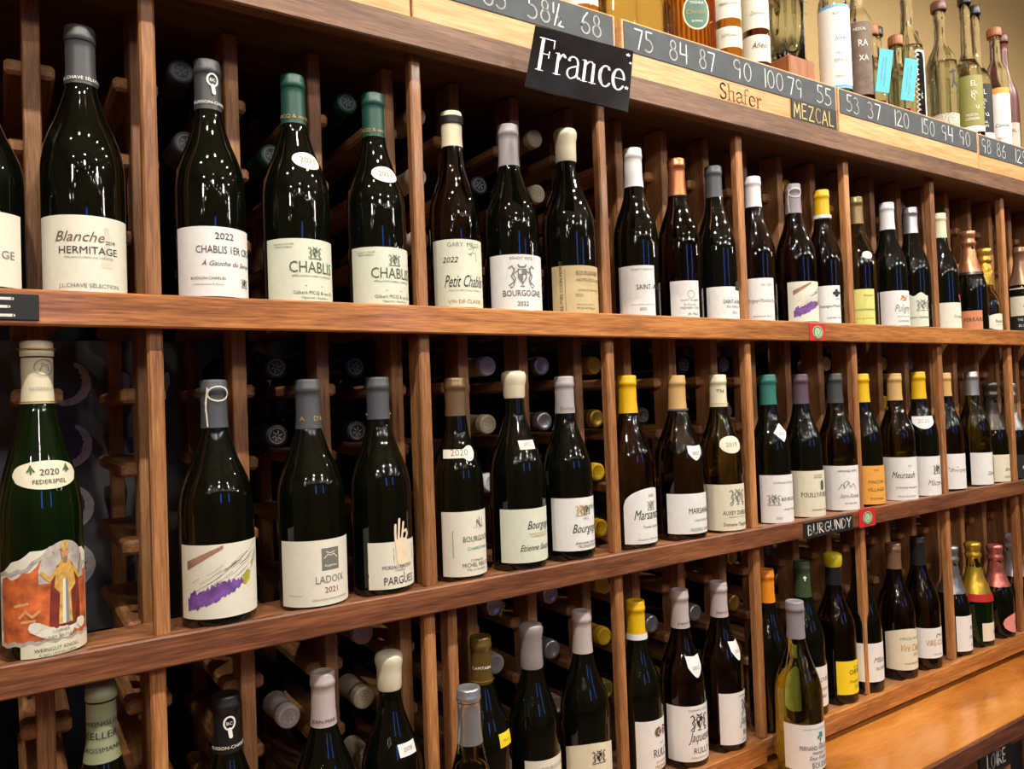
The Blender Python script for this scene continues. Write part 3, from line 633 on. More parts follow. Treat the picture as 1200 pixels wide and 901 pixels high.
def blob(gp, a0, pts_bot, pts_top, m, parent, name='artwork', off=.0007):
    """a printed patch between two height curves given as [(x,z)...] of equal length"""
    bm = bmesh.new(); A = [bm.verts.new(wrap(gp, x, z, off, a0)) for x, z in pts_bot]; B = [bm.verts.new(wrap(gp, x, z, off, a0)) for x, z in pts_top]
    for i in range(len(A)-1): bm.faces.new((A[i], A[i+1], B[i+1], B[i]))
    me = bpy.data.meshes.new(name); bm.to_mesh(me); bm.free(); me.materials.append(m); return link(name, me, parent)
def cap_text(key, txt, c, ang, w_, dz, name='capsule_lettering'):
    def f(t, lo, gp, a0, z0, z1, hw):
        X, Y, S, r, H, cz, li = DATA[key]
        text_on(gp, R(ang), [(txt, w_, cz+dz)], ink(c), name, t, off=.0022)
    return f
def both(*fs_):
    def f(*a):
        for g in fs_: g(*a)
    return f
def swoosh(t, lo, gp, a0, z0, z1, hw):
    rn = random.Random(5); h = z1-z0
    PUR = mat('purple wash', '#7a4fa0', 0.6, noise=0.25, scale=90); BRN = mat('brown wash', '#a07a62', 0.6, noise=0.2, scale=90); OLV = mat('olive wash', '#b9b13c', 0.6, noise=0.2, scale=90)
    n = 34; xs = [-hw*.78+i/n*hw*1.25 for i in range(n+1)]
    lo_ = [z0+h*(.10+.36*max(0, (i/n))**1.3+.022*rn.uniform(-1, 1)) for i in range(n+1)]
    up_ = [z+h*(.24*math.sin(math.pi*min(1, .22+.8*i/n))**.7+.045*rn.uniform(-1, 1)) for i, z in enumerate(lo_)]
    blob(gp, a0, list(zip(xs, lo_)), list(zip(xs, up_)), PUR, lo)
    xs = [-hw*.78+i/8*hw*.75 for i in range(9)]
    blob(gp, a0, [(x, z0+h*(.66+.035*i)) for i, x in enumerate(xs)], [(x, z0+h*(.78+.026*i)) for i, x in enumerate(xs)], BRN, lo)
    blob(gp, a0, [(hw*.36, z0+h*.42), (hw*.44, z0+h*.40), (hw*.55, z0+h*.46)], [(hw*.36, z0+h*.52), (hw*.46, z0+h*.60), (hw*.55, z0+h*.58)], OLV, lo, off=.0008)
    ls = []
    for k in range(34):
        x = rn.uniform(-hw*.7, hw*.35); zb = z0+h*(.16+.40*(x+hw*.7)/(hw*1.2))+h*rn.uniform(-.04, .34); l = rn.uniform(.008, .026)
        ls.append([(x, zb), (x+l*.5, zb+l*.26), (x+l, zb+l*.62)])
    for k in range(7): ls.append([(hw*.55+rn.uniform(0, .006), z0+h*rn.uniform(.5, .7)), (hw*.72+rn.uniform(0, .007), z0+h*rn.uniform(.72, .92))])
    strokes(gp, a0, 0, 0, ls, .00035, 'black', lo, 'ink_scratches')
def loop(key):
    def f(t, lo, gp, a0, z0, z1, hw):
        X, Y, S, r, H, cz, li = DATA[key]; cam_a = math.degrees(math.atan2(-X, .995))
        st = [(-.008, .002), (-.0095, .03), (-.0075, .048)]+[(.003+.0105*math.cos(R(a)), .041+.0088*math.sin(R(a))) for a in range(175, -186, -24)]+[(-.0085, .035), (-.0095, .02)]
        bm = bmesh.new(); ribbon(bm, st, .0016, lambda q: wrap(gp, q.x, min(cz+q.y, H-.003), .0036, R(cam_a+6)))
        me = bpy.data.meshes.new('cord_loop'); bm.to_mesh(me); bm.free(); me.materials.append(paper('cream')); link('cord_loop', me, t)
    return f
# hero artworks
def emblem(dx, dzf, s, c, crestname='crest'):
    return lambda t, lo, gp, a0, z0, z1, hw: crest(gp, a0, dx, z0+(z1-z0)*dzf, s, c, lo, crestname)
def frame_lines(t, lo, gp, a0, z0, z1, hw):
    h = z1-z0; x0, x1 = -hw*.62, hw*.9
    strokes(gp, a0, 0, 0, [[(.004, z0+h*.74), (x0, z0+h*.70), (x0, z0+h*.30), (x1*.6, z0+h*.34)], [(.022, z0+h*.76), (x1, z0+h*.80)]], .0007, 'brown', lo, 'printed_border')
    strokes(gp, a0, .013, z0+h*.80, [[(-.006, -.006), (-.004, .006), (.004, -.006), (.006, .006)], [(-.006, .004), (0, -.002), (.006, -.005)], [(0, -.008), (0, .009)]], .0008, 'brown', lo, 'monogram')
def square_emblem(t, lo, gp, a0, z0, z1, hw):
    h = z1-z0
    blob(gp, a0, [(.000+k*.006, z0+h*.53) for k in range(5)], [(.000+k*.006, z0+h*.87) for k in range(5)], mat('emblem grey', '#77766a', .5), lo, 'emblem', .0006)
    strokes(gp, a0, .012, z0+h*.74, [[(-.009, -.002), (-.004, .003), (0, .001), (.004, .003), (.009, -.002)], [(-.006, .006), (0, .004), (.006, .006)]], .0009, 'white', lo, 'emblem_print')
    text_on(gp, a0, [('Aegerter', .018, z0+h*.585, .012)], ink('white'), 'lettering', lo, .001)
def hand_art(t, lo, gp, a0, z0, z1, hw):
    h = z1-z0; sk = mat('printed cream hand', '#e9d9bd', .6); x = -.006
    blob(gp, a0, [(-hw, z0+h*.55), (-hw*.3, z0+h*.55), (hw*.4, z0+h*.55), (hw*.7, z0+h*.55)], [(-hw, z0+h*.92), (-hw*.3, z0+h*.86), (hw*.4, z0+h*.90), (hw*.7, z0+h*.92)], mat('printed landscape', '#b9c08a', .6, noise=.3, scale=120), lo, 'landscape_print', .0006)
    blob(gp, a0, [(x-.004, z0+h*.5), (x+.004, z0+h*.48), (x+.011, z0+h*.52)], [(x-.007, z0+h*1.02), (x+.003, z0+h*1.08), (x+.013, z0+h*1.02)], sk, lo, 'hand_print', .0011)
    strokes(gp, a0, x, z0+h*1.0, [[(-.006, 0), (-.0065, .012), (-.006, .022)], [(-.002, .002), (-.001, .016), (0, .029)], [(.003, .002), (.005, .014), (.0065, .024)], [(.009, 0), (.013, .008), (.011, .014), (.007, .012)]], .0032, sk, lo, 'finger_print', .0012)
    blob(gp, a0, [(-hw, z0+h*.26), (0, z0+h*.26), (hw, z0+h*.26)], [(-hw, z0+h*.33), (0, z0+h*.33), (hw, z0+h*.33)], paper('black'), lo, 'black_stripe', .0007)
def saint_art(t, lo, gp, a0, z0, z1, hw):
    h = z1-z0
    OR = mat('orange print', '#d06a35', .6, noise=.35, scale=70); GR = mat('silver scroll print', '#b9b3ac', .6, noise=.2, scale=90); RD = mat('dark red print', '#7c2a22', .6, noise=.2, scale=90); GD = mat('gold print', '#d8ab52', .6, noise=.25, scale=120)
    n = 16; xs = [-hw*.93+i/n*hw*1.8 for i in range(n+1)]
    blob(gp, a0, [(x, z0+h*(.13+.01*math.cos(i*2))) for i, x in enumerate(xs)], [(x, z0+h*(.66+.2*math.exp(-((i-9)/3.5)**2)-.0*i+.02*math.sin(i*2))) for i, x in enumerate(xs)], OR, lo, 'artwork', .0006)
    xs2 = [-.012+i/12*.050 for i in range(13)]
    blob(gp, a0, [(x, z0+h*.60) for x in xs2], [(x, z0+h*(.68+.26*math.sqrt(max(0, 1-((i-6)/6.05)**2)))) for i, x in enumerate(xs2)], GR, lo, 'arch_print', .0008)
    strokes(gp, a0, .013, z0+h*.60, [[(.0, .0), (.026*math.cos(R(k)), .036*math.sin(R(k)))] for k in range(20, 165, 16)], .0008, 'grey', lo, 'ray_print', .0009)
    blob(gp, a0, [(-.003, z0+h*.25), (.003, z0+h*.22), (.013, z0+h*.21), (.024, z0+h*.22), (.031, z0+h*.26)], [(-.001, z0+h*.62), (.005, z0+h*.74), (.013, z0+h*.76), (.021, z0+h*.74), (.029, z0+h*.60)], RD, lo, 'robe_print', .001)
    blob(gp, a0, [(.002, z0+h*.56), (.008, z0+h*.50), (.013, z0+h*.48), (.018, z0+h*.50), (.025, z0+h*.56)], [(.004, z0+h*.70), (.009, z0+h*.78), (.013, z0+h*.79), (.017, z0+h*.78), (.022, z0+h*.70)], GD, lo, 'shoulder_print', .0012)
    for k, c_ in ((0, GD), (1, paper('cream')), (2, mat('printed blue cloth', '#7e8a97', .6)), (3, GD)):
        blob(gp, a0, [(.0055+k*.0037, z0+h*.25), (.0092+k*.0037, z0+h*.245)], [(.008+k*.0025, z0+h*.62), (.0105+k*.0025, z0+h*.62)], c_, lo, 'tunic_print', .00125)
    strokes(gp, a0, .013, z0+h*.83, [[(0, -.004), (0, .001)]], .0065, mat('printed face', '#c98f68', .6), lo, 'head_print', .0014)
    strokes(gp, a0, .013, z0+h*.80, [[(0, -.001), (0, -.004)]], .0045, mat('printed beard', '#8b7660', .6), lo, 'beard_print', .0015)
    strokes(gp, a0, .013, z0+h*.885, [[(-.003, -.002), (-.002, .004), (0, .006), (.002, .004), (.003, -.002), (-.003, -.002)]], .0028, GD, lo, 'hat_print', .0015)
    strokes(gp, a0, .013, z0+h*.66, [[(-.008, .006), (-.015, -.004), (-.022, .004)], [(.009, .006), (.016, -.006)]], .0035, GD, lo, 'arm_print', .0015)
    strokes(gp, a0, .013, z0+h*.6, [[(.020, .025), (.008, -.046)]], .001, 'brown', lo, 'staff_print', .0016)
    strokes(gp, a0, -.022, z0+h*.34, [[(-.008, .0), (-.002, .006), (.004, .0), (.010, .005)], [(-.006, -.005), (.006, -.004)], [(-.012, .012), (.0, .014)]], .0028, mat('pale orange print', '#e3a070', .6), lo, 'cherub_print', .001)
    border = [(-hw*.96+i/24*hw*1.85, z0+h*(.125+.012*math.cos(i*1.7))) for i in range(25)]
    strokes(gp, a0, 0, 0, [border, [(-hw*.95, z0+h*f) for f in (.25, .35, .5, .62)], [(-hw*.95+i/20*hw*1.85, z0+h*(.70+.2*math.exp(-((i-11.5)/4.5)**2)+.014*math.sin(i*2))) for i in range(21)]], .0035, GR, lo, 'scroll_border', .001)
    strokes(gp, a0, 0, 0, [[(-.016, z0+h*.25), (-.004, z0+h*.19), (.012, z0+h*.175), (.032, z0+h*.22)]], .012, paper('cream'), lo, 'ribbon_print', .0016)
    text_on(gp, a0, [('GRÜNER VELTLINER', .036, z0+h*.145, .006), ('LOIBNER', .016, z0+h*.19, .008)], ink('brown'), 'lettering', lo, .0024)
    sp = link('strip_label', patch_me('strip_label', gp, a0, -hw*.55, hw*.95, lambda u: z0, lambda u: z0+h*.125, paper('ivory'), off=.0009, nu=20), t)
    text_on(gp, a0, [('WEINGUT KNOLL', .044, z0+h*.045, .005), ('A-3601 UNTERLOIBEN', .036, z0+h*.008, .005)], ink('green'), 'lettering', sp, .0018)
    nl = link('neck_label', patch_me('neck_label', gp, a0, -.034, .034, lambda u: .194-.014*math.sqrt(max(0, 1-u*u))-.002, lambda u: .194+.013*math.sqrt(max(0, 1-u*u))+.001, paper('ivory'), off=.0005, nu=22), t)
    text_on(gp, a0, [('2020', .018, .193, .002), ('FEDERSPIEL', .032, .184, .002)], ink('black'), 'lettering', nl, .0013)
    for k in (-1, 1): strokes(gp, a0, k*.017+.002, .199, [[(-.003, -.002), (0, .003), (.003, -.002)], [(0, -.004), (0, .004)]], .0018, 'green', nl, 'vine_leaf_print', .0013)
    strokes(gp, a0, .003, .308, [arc(0, 0, .0085, .0085, 0, 360, 22), [(-.004, -.004), (-.002, .002), (.003, .003), (.004, -.004)], [(-.003, .004), (.0, .005)]], .0008, 'grey', t, 'capsule_emblem', .0024)
    cap_band('gold', .270, .2715)(t, t, gp, a0, 0, 0, 0); cap_band('gold', .3275, .329)(t, t, gp, a0, 0, 0, 0)
    text_on(gp, a0, [('ÖSTERREICH', .022, .284, .001)], ink('grey'), 'capsule_lettering', t, .0024)
def bc_emblem(key, ang):
    def f(t, lo, gp, a0, z0, z1, hw):
        X, Y, S, r, H, cz, li = DATA[key]
        strokes(gp, R(ang), 0, cz+.032, [[(0, -.003), (.001, -.012)]], .004, 'white', t, 'capsule_emblem', .0024)
        strokes(gp, R(ang), 0, cz+.036, [arc(0, 0, .0055, .0075, 0, 360, 18)], .002, 'white', t, 'capsule_emblem', .0024)
        text_on(gp, R(ang), [('BC', .006, cz+.034)], ink('white'), 'capsule_lettering', t, .0026)
        text_on(gp, R(ang), [('BUISSON-CHARLES', .044, cz+.006)], ink('white'), 'capsule_lettering', t, .0026)
    return f
def cap_band(c, z0, z1):
    def f(t, lo, gp, a0, a, b, hw):
        cp = link('capsule_band', lathe_me('capsule_band', [(interp(gp, z0)+.0030, z0), (interp(gp, z1)+.0030, z1)], cap_mat(c) if c in CAPC else paper(c), 32), t)
    return f

B = bottle
B('a0', 'dark bottle cut off by the left frame edge on the top shelf, pale label', 'black', 'dark grey', lab='cream', texts=[('HERMITAGE', 'black', .05, .55), ('GE', 'grey', .014, .38, .034)])
B('a1', 'large dark bottle with a charcoal capsule and off-white HERMITAGE label, top shelf left', 'black', 'dark grey', lab='cream', texts=[('Blanche', 'brown', .048, .66, -.006, .35), ('HERMITAGE', 'black', .060, .50, .004), ('2019', 'black', .011, .64, .026), ('APPELLATION HERMITAGE CONTROLEE', 'grey', .050, .44, .004), ('J.L.CHAVE SÉLECTION', 'grey', .062, .06, .004)],
  extra=both(lambda t, lo, gp, a0, z0, z1, hw: strokes(gp, a0, .022, z0+.03, [[(0, .04), (.001, .03), (0, 0)], [(-.005, .028), (0, .033), (.006, .027)], [(-.004, 0), (0, .02), (.004, 0)]], .006, mat('pale figure print', '#d4d0bd', .6), lo, 'figure_print', .0005), cap_text('a1', 'J.L.CHAVE SÉLECTION', 'white', 12, .05, .004)))
B('a2', 'dark bottle, charcoal capsule with round white crest, white 2022 label, top shelf', 'black', 'dark grey', lab='white', texts=[('2022', 'black', .022, .82, .008), ('CHABLIS 1ER CRU', 'black', .074, .62, .012, 0, 1.35), ('À Gauche du Serein', 'black', .066, .44, .014, .35), ('BUISSON-CHARLES', 'black', .040, .24, -.012), ('Catherine Louis & Vincent', 'grey', .036, .16, -.012)],
  extra=both(bc_emblem('a2', 10), lambda t, lo, gp, a0, z0, z1, hw: crest(gp, a0, .036, z0+.018, .013, 'black', lo)))
def chab(t, lo, gp, a0, z0, z1, hw): crest(gp, a0, .014, z0+(z1-z0)*.78, .018, 'green', lo); strokes(gp, a0, .012, z0+(z1-z0)*.26, [[(-.012, 0), (.012, 0)]], .0006, 'green', lo, 'rule')
CT = [('Dégustation à CHICHÉE', 'green', .026, .90, -.026), ('POINT CHABLIS', 'green', .022, .85, -.026), ('CHABLIS', 'green', .062, .47, .012, 0, 1.25), ('APPELLATION CHABLIS CONTROLEE', 'green', .056, .40, .012), ('Gilbert PICQ & ses Fils', 'green', .058, .13, .014), ('Vignerons - Récoltants', 'green', .038, .06, .014)]
B('a3', 'dark bottle with green capsule and pale green CHABLIS label, left of the two alike', 'black', 'dark green', lab='mint', texts=CT, neck=('oval', 'cream', 10, .191, .040, .0235, '2021'), extra=both(chab, cap_text('a3', 'PICQ & ses FILS', 'gold', -2, .045, .006)))
B('a4', 'dark bottle with green capsule and pale green CHABLIS label, right of the two alike', 'black', 'dark green', lab='mint', texts=CT, neck=('oval', 'cream', 3, .188, .040, .0235, '2022'), extra=both(chab, cap_text('a4', 'PICQ & ses FILS', 'gold', -8, .045, .006)))
B('a5', 'olive bottle with cream and black banded capsule, first right of the second lit post', 'brown', 'cream', lab='mint', texts=[('GARY  MILLS', 'grey', .050, .89, .006), ('2022', 'black', .022, .66, -.016, .3), ('Petit Chablis', 'black', .062, .30, .006, .45, 2.0), ('APPELLATION PETIT CHABLIS CONTROLEE', 'grey', .050, .24, .006), ('VIN DE CLASSE', 'gold', .052, .06, .006)],
  extra=both(cap_band('black', .2855, .2955), lambda t, lo, gp, a0, z0, z1, hw: strokes(gp, a0, .016, z0+.075, [[(-.004, .008), (.006, .012), (.0, .0), (-.004, .002), (.008, .004), (.010, -.008)]], .0006, 'black', lo, 'signature_print')))
B('a6', 'bottle with pale lilac capsule and white label reading BOURGOGNE 2022, top shelf', 'black', 'grey lilac', 'foil', lab='white', texts=[('BENOIT ENTE', 'grey', .036, .91), ('BOURGOGNE', 'black', .064, .27, .002, 0, 1.25), ('2022', 'black', .018, .10)], extra=emblem(0, .62, .040, 'grey'))
def tanlab(t, lo, gp, a0, z0, z1, hw):
    h = z1-z0; strokes(gp, a0, 0, 0, [[(-hw*.56, z0+h*.06), (-hw*.56, z0+h*.94)]], .0006, 'brown', lo, 'rule')
    me = link('side_lettering', (lambda V, F: (lambda m: (m.from_pydata([wrap(gp, -hw*.64-y*.0075, z0+h*.5+x*.0075, .0009, a0) for x, y in V], [], F), m.materials.append(ink('brown')), m)[-1])(bpy.data.meshes.new('side_lettering')))(*text_geo('PIERRE-YVES COLIN MOREY')[:2]), lo)
B('a7', 'dark bottle with cream wax capsule and tan label, top shelf beside the lilac-capped one', 'black', 'cream', 'wax', lab='tan', texts=[('BOURGOGNE', 'brown', .044, .80, .010, 0, 1.4), ('HAUTES-CÔTES DE BEAUNE', 'brown', .060, .67, .018, 0, 1.4), ('AU BOUT DU MONDE', 'brown', .044, .47, .012), ('2022', 'brown', .012, .36, -.008), ('APPELLATION CONTROLEE', 'brown', .034, .18, .004), ('MIS EN BOUTEILLE', 'brown', .034, .10, .004)], extra=tanlab)
B('a8', 'dark bottle with plain white capsule and white label reading SAINT, top shelf', 'black', 'white', lab='white', texts=[('CHAVY-CHOUET', 'grey', .040, .90, .012), ('SAINT-AUBIN', 'black', .056, .53, .028, 0, 1.3), ('APPELLATION CONTROLEE', 'grey', .042, .22, .010), ('2021', 'black', .012, .12, .010)])
B('a9', 'dark bottle with copper capsule and white label, top shelf', 'brown', 'copper', lab='white', texts=[('SAINT-AUBIN', 'grey', .032, .45, .008), ('En Remilly', 'grey', .022, .34, .008), ('PREMIER CRU', 'grey', .036, .24, .008), ('de Paul', 'black', .020, .08, .012, .4)], extra=lambda t, lo, gp, a0, z0, z1, hw: strokes(gp, a0, .010, z0+.042, [arc(0, 0, .006, .007, 0, 360, 14)], .0006, 'grey', lo, 'seal_print'))
B('a10', 'dark bottle with slate capsule and a small black sticker above its white label', 'black', 'slate', lab='white', texts=[('SAINT-AUBIN', 'black', .046, .48, .008, 0, 1.3), ('EN REMILLY', 'grey', .034, .34, .008), ('2021', 'grey', .012, .16, .008)], extra=lambda t, lo, gp, a0, z0, z1, hw: text_on(gp, a0, [('SELECTION', .012, z1-.001, .022)], ink('gold'), 'lettering', link('black_sticker', patch_me('black_sticker', gp, a0, .012, .032, lambda u: z1-.006, lambda u: z1+.008, paper('black'), off=.0008), t), .0013))
B('a11', 'dark bottle with white capsule close against the right of the fourth post', 'brown', 'white', lab='white', texts=[('1er CRU', 'grey', .024, .82, .02), ('Puligny-Montrachet', 'grey', .056, .44, .010, .4, 1.5), ('DOMAINE PAUL', 'grey', .036, .10, .010)])
B('a12', 'bottle with lilac-grey capsule, cord loop and purple swoosh label, top shelf', 'brown', 'lilac grey', lab='cream', extra=both(swoosh, loop('a12')))
B('a13', 'bottle with bright yellow capsule and white Chassagne label, top shelf', 'brown', 'yellow', lab='white', texts=[('2022', 'grey', .010, .62, .02), ('Chassagne-Montrachet', 'black', .060, .42, .010, 0, 1.4), ('PREMIER CRU', 'blue', .030, .12, .012)],
  extra=both(cap_band('white', .234, .241), lambda t, lo, gp, a0, z0, z1, hw: strokes(gp, a0, .018, z0+.062, [[(-.005, 0), (.005, 0)], [(0, -.005), (0, .005)]], .007, 'black', lo, 'square_print')))
B('a14', 'bottle with bronze capsule and pale yellow label, right of the fifth top-shelf post', 'olive', 'gold brown', lab='lemon', texts=[('Domaine', 'green', .02, .80, .018), ('CHARDONNAY', 'green', .044, .40, .010), ('Vin de France', 'gold', .036, .16, .010)], neck=('oval', 'cream', -23, .161, .024, .017, ''))
def orange_vig(t, lo, gp, a0, z0, z1, hw):
    strokes(gp, a0, .006, z0+.062, [[(-.008, -.004), (-.002, .005), (.004, -.003), (.009, .004)], [(-.006, .004), (.006, -.005)]], .003, 'orange', lo, 'vignette_print'); strokes(gp, a0, .007, z0+.060, [[(-.005, -.004), (.006, -.003)]], .002, 'purple', lo, 'vignette_print')
B('a15', 'bottle with pale grey capsule and orange vignette on its white label, top shelf', 'black', 'white', lab='white', texts=[('Puligny', 'grey', .040, .40, .004, .4, 1.6), ('MONTRACHET', 'grey', .034, .24, .006), ('DOMAINE', 'grey', .03, .10, .006)], extra=orange_vig)
B('a16', 'bottle with silver capsule and wavy-topped label, top shelf beside the pale grey capsule', 'black', 'silver', lab='mint:wave', texts=[('PULIGNY-MONTRACHET', 'black', .054, .24, .006, 0, 1.4)], extra=emblem(.012, .62, .03, 'grey'))
B('a17', 'dark bottle with cream capsule half hidden by the sixth top-shelf post', 'black', 'cream', lab='cream', texts=[('Domaine', 'grey', .04, .4, .01)], extra=lambda t, lo, gp, a0, z0, z1, hw: strokes(gp, a0, .008, z1+.008, [[(0, .008), (.006, -.006)], [(.003, .01), (.008, 0)]], .005, 'red', t, 'red_print'))
B('a18', 'sparkling wine bottle with pink-gold foil and salmon label, top shelf', 'black', 'pink gold', 'champ', 'champ', lab='salmon', texts=[('FERRARI', 'black', .042, .42, .004, 0, 1.2)], extra=cap_band('dark pewter', .150, .157), group='sparkling wine bottles')
B('a19', 'squat golden bottle with gold foil and cream oval label at right of top shelf', 'gold', 'gold', 'champ', 'bell', lab='cream:oval', texts=[('Ruinart', 'black', .026, .45, 0, 0, 1.3), ('BLANC DE BLANCS', 'grey', .026, .28)], group='sparkling wine bottles')
B('a20', 'dark bottle at the right frame edge on top shelf with white and black label', 'black', 'warm brown', 'foil', lab='cream', texts=[('Vin', 'grey', .03, .72, 0, .4), ('Blanc', 'grey', .03, .55, 0, .4)],
  extra=lambda t, lo, gp, a0, z0, z1, hw: text_on(gp, a0, [('THE BLONDE', .040, z0+.026, -.008, 0, 1.3), ('BLONDE', .036, z0+.010, -.008)], ink('white'), 'lettering', link('black_label', patch_me('black_label', gp, a0, -hw, hw, lambda u: z0, lambda u: z0+.040, paper('black'), off=.0006), t), .0012))
# middle shelf
B('b0', 'tall green bottle with cream capsule and ornate orange figure label, middle shelf far left', 'green', 'cream', kind='hock', extra=None, lab='cream:ornate')
o_ = [o for o in bpy.data.objects if o.get('label', '').startswith('tall green bottle with cream capsule')][0]
for ch in list(o_.children):
    if ch.name.startswith('front_label'): fl_ = ch
gp_ = glass_prof('hock', DATA['b0'][3], DATA['b0'][4]); z0_, z1_, aL_, aR_ = DATA['b0'][6]
saint_art(o_, fl_, gp_, R((aL_+aR_)/2), z0_, z1_, R((aR_-aL_)/2)*DATA['b0'][3])
B('b1', 'bottle with grey capsule, cord loop and purple swoosh label, middle shelf', 'black', 'slate', lab='cream', extra=both(swoosh, loop('b1')))
B('b2', 'bottle with slate capsule and cream LADOIX label bearing a grey square emblem', 'black', 'slate', lab='cream', texts=[('LADOIX', 'grey', .040, .34, .012, 0, 1.2), ('2021', 'red', .018, .19, .012), ('APPELLATION LADOIX CONTROLEE', 'grey', .050, .08, .012), ('MIS EN BOUTEILLE', 'grey', .018, .16, -.034)], extra=both(square_emblem, cap_text('b2', 'A    D\'A', 'gold', 0, .03, .010)))
B('b3', 'bottle with slate capsule and a printed hand rising over its label, middle shelf', 'black', 'slate', lab='cream', texts=[('MOREAU-NAUDET', 'black', .046, .42, -.008, 0, 1.2), ('CHABLIS', 'grey', .016, .36, -.006), ('PARGUES', 'black', .046, .09, -.006, 0, 1.3)], extra=both(hand_art, cap_text('b3', '-        -', 'white', -20, .04, .004)))
B('b4', 'slim bottle with bronze capsule and key-shaped neck label, middle shelf', 'black', 'bronze', lab='cream', texts=[('BOURGOGNE', 'green', .052, .53, .012, 0, 1.3), ('CHARDONNAY', 'teal ink', .044, .40, .014), ('DOMAINE', 'grey', .022, .22, .008), ('MICHEL NIELLON', 'brown', .052, .14, .010, 0, 1.2), ('Mis en bouteille', 'grey', .034, .08, .008)], neck=('key', 'cream', -22, .181, .050, .022, '2020'), extra=frame_lines)
B('b5', 'bottle with thick ivory wax cap and small tilted sticker on its shoulder, middle shelf', 'black', 'cream', 'wax', lab='mint', texts=[('Bourgogne', 'black', .050, .62, .016, .4, 1.5), ('Appellation Bourgogne Contrôlée', 'grey', .042, .52, .014), ('CHARDONNAY', 'gold', .034, .46, .014), ('Etienne Sauzet', 'black', .058, .22, .008, .45, 1.3)], neck=('rect', 'cream', 0, .187, .028, .0135, '2022'))
def jm(t, lo, gp, a0, z0, z1, hw):
    crest(gp, a0, .002, z0+.062, .020, 'gold', lo); crest(gp, a0, .012, z0+.062, .016, 'black', lo)
    strokes(gp, a0, 0, 0, [[(-hw*.8, z0+.052), (hw*.9, z0+.052)]], .0005, 'grey', lo, 'rule')
B('b6', 'bottle with white-grey capsule and white label with gold and black crests', 'black', 'grey lilac', lab='white', texts=[('J.M. Boillot', 'black', .036, .76, .034, .4, 1.3), ('2022', 'grey', .010, .58, .01), ('Bourgogne', 'black', .056, .34, .014, .4, 1.5), ('JEAN-MARC BOILLOT', 'black', .048, .12, .014), ('PROPRIETAIRE', 'grey', .04, .05, .014)], extra=both(jm, cap_text('b6', 'Boillot', 'grey', -20, .022, .005)))
B('b7', 'bottle with yellow capsule and arch-topped Marsannay label behind third post', 'brown', 'yellow', lab='white:round', texts=[('2022', 'grey', .012, .84), ('Marsannay', 'black', .060, .44, -.003, .4, 1.6), ('Cuvée Charlie', 'black', .036, .28), ('Domaine Charles Audoin', 'grey', .056, .06, .0, .3)], extra=emblem(0, .68, .018, 'grey'))
B('b8', 'bottle with tan capsule and white shield sticker at its shoulder', 'brown', 'tan', lab='white', texts=[('MARSANNAY', 'black', .060, .50, .016, 0, 1.4), ('SAINT-JACQUES', 'grey', .040, .30, .016), ('FRÉDÉRIC MAGNIEN', 'grey', .056, .06, .016, 0, 1.2)], neck=('shield', 'white', -3, .152, .030, .026, '2021'), extra=cap_band('purple', .226, .229))
B('b9', 'olive bottle with cream capsule and rounded cream neck label, left of the fourth post', 'olive', 'cream', lab='ivory', texts=[('AUXEY DURESSES', 'black', .060, .34, .014, 0, 1.4), ('Appellation Contrôlée', 'grey', .040, .28, .014), ('Domaine Taupenot', 'black', .056, .10, .012, .2, 1.2)], neck=('oval', 'ivory', -14, .160, .046, .031, '2019'), extra=both(emblem(.014, .72, .034, 'grey'), cap_text('b9', 'TN', 'black', -35, .012, .026), cap_band('tan', .2345, .2355)))
B('b10', 'bottle with teal capsule and white diamond sticker, right of the fourth post', 'black', 'teal', lab='white', texts=[('DOMAINE DUREUIL', 'grey', .048, .82, .004), ('BOURGOGNE', 'black', .044, .46, .016, 0, 1.3), ('RULLY BLANC', 'black', .034, .26, .016), ('2022', 'grey', .012, .08, -.012)], neck=('diamond', 'white', -6, .174, .034, .036, '2022'), extra=emblem(-.02, .48, .024, 'grey'))
B('b11', 'bottle with dark purple capsule and cream POUILLY label with green oval', 'black', 'purple', lab='ivory', texts=[('2022', 'grey', .02, .84, .01), ('POUILLY-FUISSÉ', 'black', .062, .43, .006, 0, 1.5), ('DOMAINE CORSIN', 'black', .040, .13, .014)], extra=lambda t, lo, gp, a0, z0, z1, hw: strokes(gp, a0, .020, z0+.062, [[(0, -.006), (0, .005)]], .009, 'green', lo, 'oval_print'))
def chateau(t, lo, gp, a0, z0, z1, hw):
    strokes(gp, a0, 0, z0+.050, [[(-.016, -.006), (-.010, .004), (-.004, -.004), (.002, .006), (.008, -.003), (.014, .005), (.02, -.005)], [(-.018, -.008), (.022, -.008)], [(-.006, -.006), (-.006, .006), (0, .01), (.006, .006)]], .0012, 'grey', lo, 'chateau_print')
B('b12', 'bottle with near-black capsule and white label with sketched chateau, left of fifth post', 'olive', 'dark grey', lab='white', texts=[('ARMAND HEITZ', 'black', .044, .86, .004), ('Saint-Romain', 'grey', .046, .28, .008, .4, 1.4), ('BOURGOGNE', 'red', .028, .14, .008)], extra=chateau)
B('b13', 'bottle with yellow capsule and orange label, right of the fifth post', 'black', 'yellow', lab='orange', texts=[('2022', 'brown', .012, .86), ('MACON', 'brown', .036, .54), ('VILLAGES', 'brown', .040, .34), ('DOMAINE', 'brown', .03, .12)])
B('b14', 'olive bottle with tan capsule and white label in script, middle shelf', 'olive', 'tan', lab='white', texts=[('2022', 'grey', .01, .78, .014), ('Meursault', 'black', .050, .52, .0, .45, 1.6), ('DOMAINE MICHELOT', 'black', .050, .28, .008), ('MIS EN BOUTEILLE', 'grey', .040, .08, .006)])
